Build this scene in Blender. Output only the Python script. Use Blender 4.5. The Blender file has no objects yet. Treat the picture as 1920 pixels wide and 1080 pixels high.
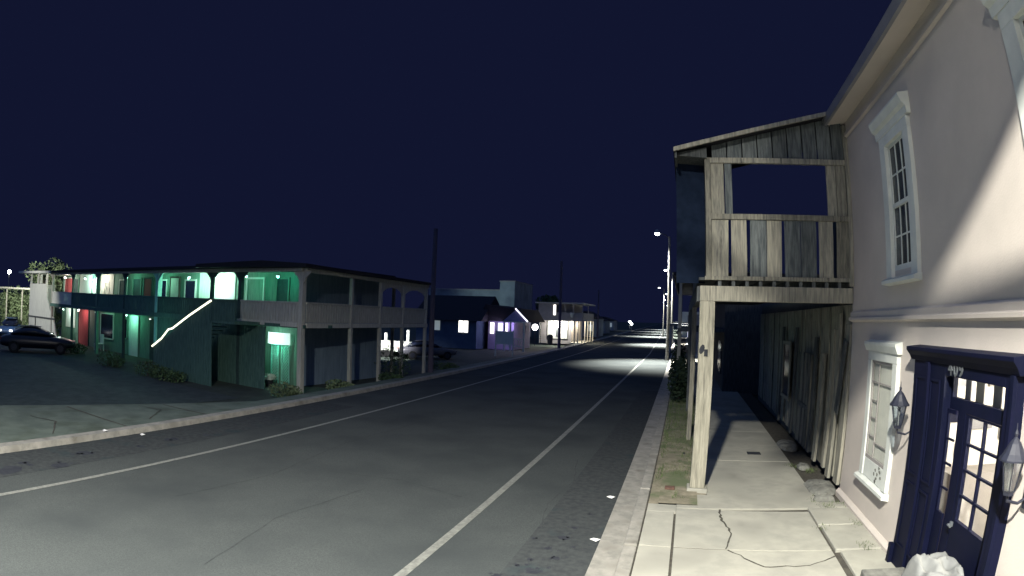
import bpy, bmesh, math, random
from mathutils import Vector, Matrix, noise
R = random.Random(7)
rad = math.radians
scn = bpy.context.scene
COL = scn.collection

# ------------------------------------------------------------------ camera: wide equidistant lens of a wall camera
CAM_H = 3.2
YAW, PITCH, ROLL = rad(17.24), rad(2.86), rad(1.9)
cd = bpy.data.cameras.new("camera")
cd.type = 'PANO'
cd.panorama_type = 'FISHEYE_LENS_POLYNOMIAL'
cd.sensor_fit = 'HORIZONTAL'
cd.sensor_width = 36.0
cd.sensor_height = 20.25
cd.fisheye_fov = rad(180)
FMM = 1068.4 / 1920 * 36.0
cd.fisheye_polynomial_k0 = 0.0
cd.fisheye_polynomial_k1 = -1.0 / FMM
cd.fisheye_polynomial_k2 = 0.0
cd.fisheye_polynomial_k3 = 0.0
cd.fisheye_polynomial_k4 = 0.0
cd.clip_start = 0.05
cd.clip_end = 2000
cam = bpy.data.objects.new("camera", cd)
COL.objects.link(cam)
A = Matrix(((math.cos(ROLL), 0, -math.sin(ROLL)), (0, 1, 0), (math.sin(ROLL), 0, math.cos(ROLL))))
B = Matrix(((1, 0, 0), (0, math.cos(PITCH), -math.sin(PITCH)), (0, math.sin(PITCH), math.cos(PITCH))))
Cc = Matrix(((math.cos(YAW), -math.sin(YAW), 0), (math.sin(YAW), math.cos(YAW), 0), (0, 0, 1)))
M = Cc @ B @ A
right, fwd, up = M @ Vector((1, 0, 0)), M @ Vector((0, 1, 0)), M @ Vector((0, 0, 1))
cam.matrix_world = Matrix(((right.x, up.x, -fwd.x, 0), (right.y, up.y, -fwd.y, 0),
                           (right.z, up.z, -fwd.z, CAM_H), (0, 0, 0, 1)))
scn.camera = cam

# ------------------------------------------------------------------ night sky, added blue fill, exposure
w = bpy.data.worlds.new("World"); scn.world = w; w.use_nodes = True
bg = w.node_tree.nodes["Background"]
bg.inputs[0].default_value = (0.0056, 0.0076, 0.0275, 1)
bg.inputs[1].default_value = 1.0
sl = bpy.data.lights.new("shadow_fill", 'SUN'); sl.energy = 1.15; sl.angle = rad(170); sl.color = (0.13, 0.24, 0.60)  # added wide blue fill light that lifts the unlit faces
so = bpy.data.objects.new("shadow_fill", sl); COL.objects.link(so)
so.rotation_euler = (rad(50), 0, rad(-35))
vs = scn.view_settings
vs.view_transform = 'Standard'; vs.look = 'None'; vs.exposure = 0.0; vs.gamma = 1.0
scn.render.engine = 'CYCLES'
scn.cycles.max_bounces = 5
scn.cycles.sample_clamp_indirect = 3.0
scn.cycles.use_denoising = True

# the sodium/LED street lamp just behind the camera that lights the near street
def spot(name, loc, target, power, color, size, blend, radius=0.1, parent=None):
    l = bpy.data.lights.new(name, 'SPOT'); l.energy = power; l.color = color
    l.spot_size = rad(size); l.spot_blend = blend; l.shadow_soft_size = radius
    o = bpy.data.objects.new(name, l); COL.objects.link(o)
    o.location = loc
    d = Vector(target) - Vector(loc)
    o.rotation_euler = d.to_track_quat('-Z', 'Y').to_euler()
    if parent: o.parent = parent
    return o
def bulb(name, loc, power, color, radius=0.06, parent=None):
    l = bpy.data.lights.new(name, 'POINT'); l.energy = power; l.color = color; l.shadow_soft_size = radius
    o = bpy.data.objects.new(name, l); COL.objects.link(o); o.location = loc
    if parent: o.parent = parent
    return o
LAMP = Vector((-1.6, -4.0, 9.8))
spot("near_lamp_light", LAMP, (-1.5, -3.0, 0), 42000, (1.0, 0.975, 0.87), 160, 1.0, 0.2)

# ------------------------------------------------------------------ materials
def nod(nt, t, **k):
    n = nt.nodes.new(t)
    for a, b in k.items(): setattr(n, a, b)
    return n
def mat(name, c1, c2=None, scale=4.0, rough=0.85, stretch=(1, 1, 1), bump=0.0, bscale=None, spec=0.3,
        c3=None, s3=0.6, t3=(0.55, 0.7), rnd=0.0, detail=6.0, metal=0.0):
    m = bpy.data.materials.new(name); m.use_nodes = True
    nt = m.node_tree; b = nt.nodes["Principled BSDF"]
    b.inputs["Roughness"].default_value = rough
    b.inputs["Specular IOR Level"].default_value = spec
    b.inputs["Metallic"].default_value = metal
    c2 = c2 or tuple(x * 0.75 for x in c1)
    tc = nod(nt, 'ShaderNodeTexCoord'); mp = nod(nt, 'ShaderNodeMapping')
    mp.inputs['Scale'].default_value = stretch
    oi = nod(nt, 'ShaderNodeObjectInfo')
    ad = nod(nt, 'ShaderNodeVectorMath', operation='ADD')
    ml = nod(nt, 'ShaderNodeMath', operation='MULTIPLY'); ml.inputs[1].default_value = 37.0
    nt.links.new(oi.outputs['Random'], ml.inputs[0])
    nt.links.new(tc.outputs['Object'], ad.inputs[0]); nt.links.new(ml.outputs[0], ad.inputs[1])
    nt.links.new(ad.outputs[0], mp.inputs[0])
    n1 = nod(nt, 'ShaderNodeTexNoise'); n1.inputs['Scale'].default_value = scale; n1.inputs['Detail'].default_value = detail
    n1.inputs['Roughness'].default_value = 0.6
    nt.links.new(mp.outputs[0], n1.inputs['Vector'])
    r1 = nod(nt, 'ShaderNodeValToRGB')
    r1.color_ramp.elements[0].position = 0.36; r1.color_ramp.elements[1].position = 0.64
    r1.color_ramp.elements[0].color = (*c2, 1); r1.color_ramp.elements[1].color = (*c1, 1)
    nt.links.new(n1.outputs['Fac'], r1.inputs['Fac'])
    out = r1.outputs['Color']
    if c3:
        n2 = nod(nt, 'ShaderNodeTexNoise'); n2.inputs['Scale'].default_value = s3; n2.inputs['Detail'].default_value = 5
        nt.links.new(mp.outputs[0], n2.inputs['Vector'])
        r2 = nod(nt, 'ShaderNodeValToRGB')
        r2.color_ramp.elements[0].position = t3[0]; r2.color_ramp.elements[1].position = t3[1]
        nt.links.new(n2.outputs['Fac'], r2.inputs['Fac'])
        mx = nod(nt, 'ShaderNodeMix', data_type='RGBA')
        nt.links.new(r2.outputs['Color'], mx.inputs[0]); nt.links.new(out, mx.inputs[6]); mx.inputs[7].default_value = (*c3, 1)
        out = mx.outputs[2]
    if rnd:
        hv = nod(nt, 'ShaderNodeHueSaturation')
        mr = nod(nt, 'ShaderNodeMapRange'); mr.inputs[3].default_value = 1 - rnd; mr.inputs[4].default_value = 1 + rnd * 0.6
        nt.links.new(oi.outputs['Random'], mr.inputs[0]); nt.links.new(mr.outputs[0], hv.inputs['Value'])
        nt.links.new(out, hv.inputs['Color']); out = hv.outputs[0]
    nt.links.new(out, b.inputs['Base Color'])
    if bump:
        n3 = nod(nt, 'ShaderNodeTexNoise'); n3.inputs['Scale'].default_value = bscale or scale * 4; n3.inputs['Detail'].default_value = 6
        nt.links.new(mp.outputs[0], n3.inputs['Vector'])
        bp = nod(nt, 'ShaderNodeBump'); bp.inputs['Strength'].default_value = bump; bp.inputs['Distance'].default_value = 0.02
        nt.links.new(n3.outputs['Fac'], bp.inputs['Height']); nt.links.new(bp.outputs[0], b.inputs['Normal'])
    return m
def glow(name, c, s):
    m = bpy.data.materials.new(name); m.use_nodes = True; b = m.node_tree.nodes["Principled BSDF"]
    b.inputs["Base Color"].default_value = (0.6, 0.6, 0.6, 1)
    b.inputs["Emission Color"].default_value = (*c, 1); b.inputs["Emission Strength"].default_value = s
    return m
def glass(name, tint=(0.9, 0.95, 0.95), gl=0.12):
    m = bpy.data.materials.new(name); m.use_nodes = True; nt = m.node_tree
    for n in list(nt.nodes): nt.nodes.remove(n)
    o = nod(nt, 'ShaderNodeOutputMaterial'); mx = nod(nt, 'ShaderNodeMixShader')
    t = nod(nt, 'ShaderNodeBsdfTransparent'); g = nod(nt, 'ShaderNodeBsdfGlossy')
    t.inputs[0].default_value = (*tint, 1); g.inputs['Roughness'].default_value = 0.05
    mx.inputs[0].default_value = gl
    nt.links.new(t.outputs[0], mx.inputs[1]); nt.links.new(g.outputs[0], mx.inputs[2]); nt.links.new(mx.outputs[0], o.inputs[0])
    return m
MT = {}
MT['asphalt'] = mat('asphalt', (0.074, 0.082, 0.081), (0.052, 0.058, 0.059), 55, 0.95, bump=0.35, bscale=120, spec=0.0,
                    c3=(0.046, 0.052, 0.054), s3=0.55, t3=(0.42, 0.72))
MT['oldasphalt'] = mat('oldasphalt', (0.058, 0.064, 0.065), (0.042, 0.046, 0.049), 9, 0.95, bump=0.3, bscale=90, spec=0.0,
                       c3=(0.035, 0.05, 0.055), s3=1.3, t3=(0.58, 0.75))
MT['paint'] = mat('paint', (0.21, 0.215, 0.195), (0.13, 0.133, 0.122), 14, 0.8, bump=0.1, c3=(0.16, 0.16, 0.15), s3=9, t3=(0.60, 0.72))
MT['concrete'] = mat('concrete', (0.36, 0.35, 0.30), (0.28, 0.275, 0.24), 2.2, 0.9, bump=0.15, bscale=60, spec=0.2,
                     c3=(0.22, 0.215, 0.19), s3=1.1, t3=(0.52, 0.72))
MT['kerb'] = mat('kerb', (0.30, 0.285, 0.255), (0.20, 0.195, 0.175), 5, 0.9, bump=0.2, c3=(0.16, 0.15, 0.13), s3=2.5, t3=(0.55, 0.7))
MT['farwalk'] = mat('farwalk', (0.12, 0.145, 0.12), (0.08, 0.10, 0.085), 1.5, 0.95, bump=0.15, c3=(0.06, 0.075, 0.055), s3=0.9, t3=(0.5, 0.7))
MT['joint'] = mat('joint', (0.08, 0.075, 0.06), (0.05, 0.045, 0.04), 12, 1.0)
MT['tar'] = mat('tar', (0.018, 0.02, 0.028), (0.03, 0.033, 0.04), 12, 0.9)
MT['soil'] = mat('soil', (0.26, 0.23, 0.17), (0.15, 0.14, 0.10), 5, 1.0, bump=0.5, bscale=25, c3=(0.11, 0.13, 0.07), s3=1.6, t3=(0.45, 0.6))
MT['ground'] = mat('ground', (0.05, 0.065, 0.05), (0.03, 0.04, 0.035), 1.2, 1.0, bump=0.5, bscale=8)
MT['lot'] = mat('lot', (0.05, 0.065, 0.062), (0.03, 0.04, 0.04), 2.5, 0.95, bump=0.3, bscale=20)
MT['stucco'] = mat('stucco', (0.545, 0.49, 0.445), (0.485, 0.44, 0.40), 1.1, 0.9, bump=0.12, bscale=45, spec=0.15,
                   c3=(0.42, 0.38, 0.35), s3=0.5, t3=(0.5, 0.8))
MT['whitetrim'] = mat('whitetrim', (0.62, 0.64, 0.60), (0.54, 0.56, 0.53), 3, 0.7, bump=0.04)
MT['cream'] = mat('cream', (0.5, 0.48, 0.42), (0.42, 0.40, 0.35), 2, 0.8)
MT['navy'] = mat('navy', (0.003, 0.004, 0.018), (0.002, 0.0035, 0.014), 3, 0.6, spec=0.12)
MT['blackmetal'] = mat('blackmetal', (0.02, 0.022, 0.035), (0.012, 0.014, 0.025), 8, 0.5, spec=0.4)
MT['silver'] = mat('silver', (0.13, 0.145, 0.16), (0.10, 0.11, 0.12), 8, 0.4, metal=0.3)
MT['frontpost'] = mat('frontpost', (0.36, 0.34, 0.275), (0.22, 0.21, 0.17), 5.0, 0.95, (6, 6, 0.45), 0.5, 14, 0.1, c3=(0.11, 0.105, 0.09), s3=2.6, t3=(0.62, 0.74))
MT['lamppole'] = mat('lamppole', (0.13, 0.13, 0.12), (0.10, 0.10, 0.09), 5, 0.8)
MT['wood'] = mat('wood', (0.30, 0.285, 0.23), (0.15, 0.147, 0.13), 5.0, 0.95, (5, 5, 0.55), 0.5, 14, 0.1,
                 c3=(0.07, 0.07, 0.065), s3=3.2, t3=(0.60, 0.72), rnd=0.35)
MT['woodpost'] = mat('woodpost', (0.34, 0.32, 0.26), (0.18, 0.175, 0.15), 5.0, 0.95, (6, 6, 0.45), 0.5, 14, 0.1,
                     c3=(0.10, 0.095, 0.08), s3=2.6, t3=(0.64, 0.74))
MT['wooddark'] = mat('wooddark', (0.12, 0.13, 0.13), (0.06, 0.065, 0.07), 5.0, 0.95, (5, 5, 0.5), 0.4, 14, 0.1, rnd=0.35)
MT['woodblue'] = mat('woodblue', (0.15, 0.165, 0.165), (0.065, 0.075, 0.08), 5.0, 0.95, (5, 5, 0.5), 0.4, 14, 0.1, rnd=0.2)
MT['shingle'] = mat('shingle', (0.02, 0.02, 0.026), (0.013, 0.013, 0.018), 20, 0.9)
MT['fadedwood'] = mat('fadedwood', (0.50, 0.49, 0.42), (0.35, 0.345, 0.30), 4, 0.9, (6, 6, 0.6), 0.3, rnd=0.25)
MT['greenwall'] = mat('greenwall', (0.14, 0.25, 0.19), (0.09, 0.18, 0.13), 3, 0.85, (4, 4, 0.5), 0.2)
MT['greenlit'] = mat('greenlit', (0.085, 0.17, 0.14), (0.045, 0.10, 0.085), 4, 0.9, (6, 6, 0.6), 0.3, rnd=0.25)  # greenish boards, made greener: teal porch light put into the colour
MT['palewall'] = mat('palewall', (0.6, 0.62, 0.56), (0.5, 0.52, 0.47), 3, 0.85, (4, 4, 0.5))
MT['redcloth'] = mat('redcloth', (0.33, 0.07, 0.07), (0.2, 0.04, 0.045), 3, 0.9, (9, 9, 0.4))
MT['slate'] = mat('slate', (0.20, 0.27, 0.34), (0.14, 0.20, 0.26), 2, 0.9, (4, 4, .5))
MT['shadenavy'] = mat('shadenavy', (0.012, 0.019, 0.038), (0.008, 0.013, 0.026), 5, 1.0, spec=0.0)  # near-black navy, porch shade put into the colour
MT['paneblue'] = mat('paneblue', (0.05, 0.06, 0.07), (0.022, 0.027, 0.033), 1.6, 0.25, spec=0.4)
MT['leafdark'] = mat('leafdark', (0.03, 0.05, 0.025), (0.015, 0.03, 0.015), 1.5, 0.8)
MT['hallwhite'] = mat('hallwhite', (0.72, 0.70, 0.64), (0.6, 0.58, 0.54), 1.5, 0.9)
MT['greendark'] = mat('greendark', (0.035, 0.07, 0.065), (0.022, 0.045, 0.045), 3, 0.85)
MT['darkglass'] = mat('darkglass', (0.012, 0.015, 0.03), (0.01, 0.012, 0.022), 3, 0.12, spec=0.5)
MT['darkpaint'] = mat('darkpaint', (0.006, 0.007, 0.014), (0.005, 0.006, 0.012), 3, 0.3, spec=0.4)
MT['bluepaint'] = mat('bluepaint', (0.05, 0.12, 0.28), (0.04, 0.07, 0.15), 3, 0.3, spec=0.5)
MT['greypaint'] = mat('greypaint', (0.2, 0.2, 0.22), (0.16, 0.16, 0.18), 3, 0.3, spec=0.5)
MT['dullpaint'] = mat('dullpaint', (0.07, 0.07, 0.085), (0.055, 0.055, 0.07), 3, 0.4, spec=0.3)
MT['rubber'] = mat('rubber', (0.012, 0.012, 0.014), (0.01, 0.01, 0.011), 9, 0.9)
MT['leaf'] = mat('leaf', (0.07, 0.12, 0.05), (0.035, 0.065, 0.03), 1.5, 0.8, rnd=0.2)
MT['leafpale'] = mat('leafpale', (0.16, 0.21, 0.11), (0.07, 0.10, 0.05), 1.2, 0.8)
MT['grass'] = mat('grass', (0.11, 0.15, 0.06), (0.07, 0.09, 0.04), 6, 0.9)
MT['bark'] = mat('bark', (0.08, 0.07, 0.06), (0.05, 0.045, 0.04), 8, 0.95)
MT['polewood'] = mat('polewood', (0.09, 0.08, 0.105), (0.065, 0.055, 0.08), 8, 0.95, (4, 4, 0.4))
MT['polegrey'] = mat('polegrey', (0.36, 0.36, 0.33), (0.28, 0.28, 0.26), 5, 0.7)
MT['sheet'] = mat('sheet', (0.20, 0.205, 0.20), (0.16, 0.165, 0.165), 3, 0.75, bump=0.2, bscale=6)
MT['stone'] = mat('stone', (0.22, 0.22, 0.195), (0.12, 0.12, 0.11), 6, 0.95, bump=0.4)
MT['brick'] = mat('brick', (0.13, 0.075, 0.055), (0.09, 0.05, 0.04), 9, 0.95)
MT['litter'] = mat('litter', (0.7, 0.7, 0.68), (0.6, 0.6, 0.6), 9, 0.8)
MT['bluehouse'] = mat('bluehouse', (0.07, 0.11, 0.18), (0.05, 0.08, 0.14), 2, 0.9)
MT['purplehouse'] = mat('purplehouse', (0.30, 0.27, 0.42), (0.24, 0.21, 0.34), 2, 0.9)
MT['greyblock'] = mat('greyblock', (0.24, 0.28, 0.30), (0.17, 0.20, 0.23), 0.5, 0.9, c3=(0.13, 0.15, 0.18), s3=0.4)
MT['store'] = mat('store', (0.30, 0.28, 0.27), (0.24, 0.225, 0.22), 2, 0.9)
MT['blanket'] = mat('blanket', (0.5, 0.48, 0.42), (0.36, 0.34, 0.3), 2, 0.9, (8, 8, 0.3))
MT['glass'] = glass('glass', (.95,.96,.95), .05); MT['winglass'] = glass('winglass', (0.55, 0.6, 0.7), 0.25)
MT['lampglass'] = glass('lampglass', (0.75, 0.8, 0.85), 0.35)
MT['e_white'] = glow('e_white', (1.0, 0.98, 0.92), 14)
MT['e_lamp'] = glow('e_lamp', (0.95, 1.0, 1.0), 22)
MT['e_warm'] = glow('e_warm', (1.0, 0.96, 0.88), 2.4)
MT['e_cool'] = glow('e_cool', (0.75, 0.8, 1.0), 1.2)
MT['e_dim'] = glow('e_dim', (0.5, 0.6, 0.6), 0.3)
MT['e_teal'] = glow('e_teal', (0.55, 1.0, 0.85), 1.6)
MT['teallit'] = mat('teallit', (0.30, 0.62, 0.52), (0.22, 0.5, 0.42), 3, 0.8)  # teal lamp light put into the base colour
MT['e_rope'] = glow('e_rope', (1.0, 0.97, 0.72), 2.2)
MT['e_ropeblue'] = glow('e_ropeblue', (0.85, 0.82, 1.0), 2.2)
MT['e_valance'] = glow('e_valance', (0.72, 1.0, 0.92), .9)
MT['e_head'] = glow('e_head', (1, 1, 0.95), 3)

# ------------------------------------------------------------------ mesh helpers
ORG = {}
class MB:
    def __init__(s, T=None): s.v = []; s.f = []; s.T = T
    def add(s, vs, fs):
        n = len(s.v)
        if s.T: vs = [s.T(*p) for p in vs]
        s.v += [tuple(p) for p in vs]; s.f += [tuple(i + n for i in f) for f in fs]
        return s
    def box(s, x0, x1, y0, y1, z0, z1):
        x0, x1 = min(x0, x1), max(x0, x1); y0, y1 = min(y0, y1), max(y0, y1); z0, z1 = min(z0, z1), max(z0, z1)
        return s.add([(x0,y0,z0),(x1,y0,z0),(x1,y1,z0),(x0,y1,z0),(x0,y0,z1),(x1,y0,z1),(x1,y1,z1),(x0,y1,z1)],
              [(0,3,2,1),(4,5,6,7),(0,1,5,4),(1,2,6,5),(2,3,7,6),(3,0,4,7)])
    def prism(s, poly, ax, a0, a1):
        # poly: 2-D points of the two other axes; ax: extruded axis
        def P(p, a):
            return {'x': (a, p[0], p[1]), 'y': (p[0], a, p[1]), 'z': (p[0], p[1], a)}[ax]
        n = len(poly)
        vs = [P(p, a0) for p in poly] + [P(p, a1) for p in poly]
        fs = [tuple(range(n))[::-1], tuple(range(n, 2*n))] + [(i, (i+1) % n, n+(i+1) % n, n+i) for i in range(n)]
        return s.add(vs, fs)
    def quad(s, a, b, c, d): return s.add([a, b, c, d], [(0, 1, 2, 3)])
    def tube(s, pts, r, n=8, cap=True):
        pts = [Vector(p) for p in pts]; rs = r if isinstance(r, (list, tuple)) else [r] * len(pts)
        vs = []
        for i, p in enumerate(pts):
            d = (pts[min(i+1, len(pts)-1)] - pts[max(i-1, 0)]).normalized()
            a = d.orthogonal().normalized() if i == 0 else (a - d * a.dot(d)).normalized()
            b = d.cross(a)
            for k in range(n):
                t = 2 * math.pi * k / n
                vs.append(p + (a * math.cos(t) + b * math.sin(t)) * rs[i])
        fs = [(i*n+k, i*n+(k+1) % n, (i+1)*n+(k+1) % n, (i+1)*n+k) for i in range(len(pts)-1) for k in range(n)]
        if cap: fs += [tuple(range(n))[::-1], tuple(range((len(pts)-1)*n, len(pts)*n))]
        return s.add(vs, fs)
    def lathe(s, c, prof, n=12):
        vs = []; c = Vector(c)
        for r, z in prof:
            for k in range(n):
                t = 2 * math.pi * k / n
                vs.append((c.x + r * math.cos(t), c.y + r * math.sin(t), c.z + z))
        m = len(prof)
        fs = [(i*n+k, i*n+(k+1) % n, (i+1)*n+(k+1) % n, (i+1)*n+k) for i in range(m-1) for k in range(n)]
        fs += [tuple(range(n))[::-1], tuple(range((m-1)*n, m*n))]
        return s.add(vs, fs)
    def build(s, name, m, parent=None, bevel=0.0, smooth=False, sub=0, label=None):
        root = parent
        while root is not None and root.parent is not None: root = root.parent
        o0 = ORG.get(root.name, Vector((0, 0, 0))) if root else Vector((0, 0, 0))
        me = bpy.data.meshes.new(name)
        me.from_pydata([tuple(Vector(p) - o0) for p in s.v], [], s.f)
        bm = bmesh.new(); bm.from_mesh(me); bmesh.ops.recalc_face_normals(bm, faces=bm.faces); bm.to_mesh(me); bm.free()
        me.materials.append(MT[m] if isinstance(m, str) else m)
        if smooth:
            for p in me.polygons: p.use_smooth = True
        o = bpy.data.objects.new(name, me); COL.objects.link(o)
        if parent: o.parent = parent
        if bevel:
            b = o.modifiers.new('bevel', 'BEVEL'); b.width = bevel; b.segments = 2; b.limit_method = 'ANGLE'
        if sub:
            b = o.modifiers.new('sub', 'SUBSURF'); b.levels = sub; b.render_levels = sub
        if label: o['label'] = label
        return o
def holed(mb, u0, u1, z0, z1, th, holes, P):
    """wall slab with real openings. P(u, d, z) -> point; holes (u0,u1,z0,z1)"""
    us = sorted({u0, u1, *[h[0] for h in holes], *[h[1] for h in holes]})
    zs = sorted({z0, z1, *[h[2] for h in holes], *[h[3] for h in holes]})
    inh = lambda u, z: any(h[0] < u < h[1] and h[2] < z < h[3] for h in holes)
    for i in range(len(us)-1):
        for j in range(len(zs)-1):
            a, b, c, d = us[i], us[i+1], zs[j], zs[j+1]
            if inh((a+b)/2, (c+d)/2): continue
            for dd in (0, th):
                mb.quad(P(a, dd, c), P(b, dd, c), P(b, dd, d), P(a, dd, d))
    for h in holes + [(u0, u1, z0, z1)]:
        a, b, c, d = h
        mb.quad(P(a,0,c), P(a,th,c), P(a,th,d), P(a,0,d)); mb.quad(P(b,0,c), P(b,th,c), P(b,th,d), P(b,0,d))
        mb.quad(P(a,0,c), P(b,0,c), P(b,th,c), P(a,th,c)); mb.quad(P(a,0,d), P(b,0,d), P(b,th,d), P(a,th,d))
    return mb
def tag(o, label, cat, group=None, kind=None):
    o['label'] = label; o['category'] = cat
    if group: o['group'] = group
    if kind: o['kind'] = kind
    return o
def thing(name, loc, label, cat, group=None):
    o = bpy.data.objects.new(name, None); COL.objects.link(o); o.location = loc
    o.empty_display_size = 0.2
    ORG[o.name] = Vector(loc)
    return tag(o, label, cat, group)
def struct(name, mb, m, **k):
    o = mb.build(name, m, **k); o['kind'] = 'structure'; return o
def copy_tree(o, parent=None):
    c = o.copy(); COL.objects.link(c)
    if parent: c.parent = parent
    for ch in [x for x in bpy.data.objects if x.parent == o]: copy_tree(ch, c)
    return c
def leaves(mb, c, rr, n, s, flat=0.0, rng=R, hollow=0.35):
    cx, cy, cz = c; rx, ry, rz = rr
    for _ in range(n):
        while True:
            p = Vector((rng.uniform(-1, 1), rng.uniform(-1, 1), rng.uniform(-1, 1)))
            if hollow < p.length < 1: break
        q = Vector((cx + p.x * rx, cy + p.y * ry, cz + p.z * rz))
        a = Vector((rng.gauss(0, 1), rng.gauss(0, 1), rng.gauss(0, 1) * (1 - flat))).normalized()
        b = a.orthogonal().normalized(); b.rotate(Matrix.Rotation(rng.uniform(0, 6.28), 3, a))
        k = s * rng.uniform(0.6, 1.3)
        mb.add([q - a*k, q - b*k*0.45, q + a*k, q + b*k*0.45], [(0, 1, 2, 3)])

# ------------------------------------------------------------------ ground, road, kerbs, pavements
def gz(x, y):
    if x > -12.9: return -0.02
    t = min(1, max(0, (-12.9 - x) / 2.2)); t = t * t * (3 - 2 * t)
    return -0.02 - 0.33 * t
g = MB()
xs = [-900, -400, -150, -70, -45, -30, -22, -17, -15.4, -14.8, -14.2, -13.6, -12.9, 0.5, 3, 10, 40, 300]
ys = [-60, -10, 0, 5, 10, 20, 40, 80, 160, 320, 900]
for j in range(len(ys)-1):
    for i in range(len(xs)-1):
        a, b, c, d = xs[i], xs[i+1], ys[j], ys[j+1]
        if 3.1 <= a < 10 and -1: pass
        g.quad((a, c, gz(a, c)), (b, c, gz(b, c)), (b, d, gz(b, d)), (a, d, gz(a, d)))
struct('ground', g, 'ground')
def bend(y):      # the street drifts slightly to the left far away
    return 0.0 if y < 55 else -0.022 * (y - 55)
YS = [-20, 0, 10, 20, 30, 40, 55, 70, 90, 120, 160, 220, 320, 500]
def strip(mb, xa, xb, z, ys=YS, zb=None):
    for a, b in zip(ys[:-1], ys[1:]):
        mb.quad((xa + bend(a), a, z), (xb + bend(a), a, z if zb is None else zb), (xb + bend(b), b, z if zb is None else zb), (xa + bend(b), b, z))
    return mb
struct('road', strip(MB(), -11.8, -0.97, 0.0), 'asphalt')
def line_mb(x, wd):
    return strip(MB(), x - wd/2, x + wd/2, 0.006)
struct('road_edge_line', line_mb(-3.06, 0.13), 'paint')
struct('road_edge_line', line_mb(-9.34, 0.12), 'paint')
struct('gutter_road', strip(MB(), -0.97, -0.62, 0.012, zb=0.0), 'kerb')
for a, b in ((-20, 7.35), (7.42, 10.1), (10.16, 12.9)):
    k = MB(); k.box(-0.60, -0.41, a, b, -0.1, 0.15); struct('kerb', k, 'kerb', bevel=0.02)
k = MB()
for a, b in zip(YS[:-1], YS[1:]):
    if b <= 10: continue
    a = max(a, 12.95)
    x0, x1 = bend(a), bend(b)
    k.add([(-0.6+x0,a,-.1),(-0.41+x0,a,-.1),(-0.41+x0,a,.14),(-0.6+x0,a,.14),(-0.6+x1,b,-.1),(-0.41+x1,b,-.1),(-0.41+x1,b,.14),(-0.6+x1,b,.14)],
          [(0,1,2,3),(4,7,6,5),(0,3,7,4),(3,2,6,7),(2,1,5,6)])
struct('kerb', k, 'kerb')
# left kerb and its pavement
k = MB()
for a, b in zip(YS[:-1], YS[1:]):
    x0, x1 = bend(a), bend(b)
    k.add([(-12.1+x0,a,-.1),(-11.8+x0,a,-.1),(-11.84+x0,a,.13),(-12.1+x0,a,.14),(-12.1+x1,b,-.1),(-11.8+x1,b,-.1),(-11.84+x1,b,.13),(-12.1+x1,b,.14)],
          [(0,1,2,3),(4,7,6,5),(0,3,7,4),(3,2,6,7),(2,1,5,6)])
struct('kerb', k, 'kerb')
pv = MB()
edge = [(-20, -17.5), (0, -17.0), (6.5, -16.4), (9.5, -15.2), (14, -12.95), (16, -12.9), (60, -12.9), (160, -15.3)]
for (a, xa), (b, xb) in zip(edge[:-1], edge[1:]):
    pv.quad((-12.105 + bend(a), a, 0.125), (xa, a, 0.10), (xb, b, 0.10), (-12.105 + bend(b), b, 0.125))
    pv.quad((xa, a, 0.10), (xa - 0.05, a, -0.3), (xb - 0.05, b, -0.3), (xb, b, 0.10))
struct('left_pavement', pv, 'farwalk')
j = MB()
for (a, xa), (b, xb) in (((4.4, -12.1), (4.9, -15.8)), ((8.2, -12.1), (8.2, -15.4)), ((11.0, -12.1), (11.0, -14.2))):
    j.quad((xa, a, 0.131), (xa, a + .05, 0.131), (xb, b + .05, 0.116), (xb, b, 0.116))
# cracks as thin ragged strips
def crack(mb, pts, wdt, z):
    P = []
    for i in range(len(pts)-1):
        for t in range(6):
            f = t / 6; P.append((pts[i][0]*(1-f)+pts[i+1][0]*f + R.uniform(-.02,.02), pts[i][1]*(1-f)+pts[i+1][1]*f + R.uniform(-.02,.02)))
    P.append(pts[-1])
    for i in range(len(P)-1):
        d = Vector((P[i+1][0]-P[i][0], P[i+1][1]-P[i][1])).normalized(); n = Vector((-d.y, d.x)) * wdt * R.uniform(.6, 1.3)
        mb.quad((P[i][0]-n.x, P[i][1]-n.y, z), (P[i][0]+n.x, P[i][1]+n.y, z), (P[i+1][0]+n.x, P[i+1][1]+n.y, z), (P[i+1][0]-n.x, P[i+1][1]-n.y, z))
crack(j, [(-12.4, 6.2), (-13.6, 6.9), (-14.6, 6.6)], .02, 0.131)
crack(j, [(-12.6, 9.3), (-13.5, 10.4), (-14.4, 10.2)], .02, 0.131)
struct('jointed_pavement', j, 'joint')
# right pavement: slabs with real gaps
sl_mb = MB()
slab_def = [(-0.39, 0.05, 7.42, 8.9), (-0.39, 0.05, 5.4, 7.39), (-0.39, 0.05, 2.5, 5.37),
            (0.085, 2.30, 2.5, 5.37), (0.085, 2.30, 5.4, 7.39), (0.085, 2.30, 7.42, 9.10)]
for a, b, c, d in slab_def: sl_mb.box(a, b, c, d, -0.05, 0.15)
sl_mb.prism([(0.085, 9.16), (2.6, 9.34), (2.6, 12.6), (0.62, 12.6), (0.62, 9.95), (0.085, 9.95)], 'z', -0.05, 0.147)
sl_mb.box(0.62, 2.6, 12.63, 16.1, -0.05, 0.15)
sl_mb.box(0.62, 2.6, 16.13, 40, -0.05, 0.15); sl_mb.box(0.62, 2.6, 40.03, 160, -0.05, 0.15)
sl_mb.box(-0.39, 0.082, 8.92, 9.30, -0.05, 0.145)
struct('right_pavement', sl_mb, 'concrete', bevel=0.003)
bed = MB(); bed.box(-0.42, 3.2, -20, 160, -0.1, 0.11)
struct('bed_ground', bed, 'joint')
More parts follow.
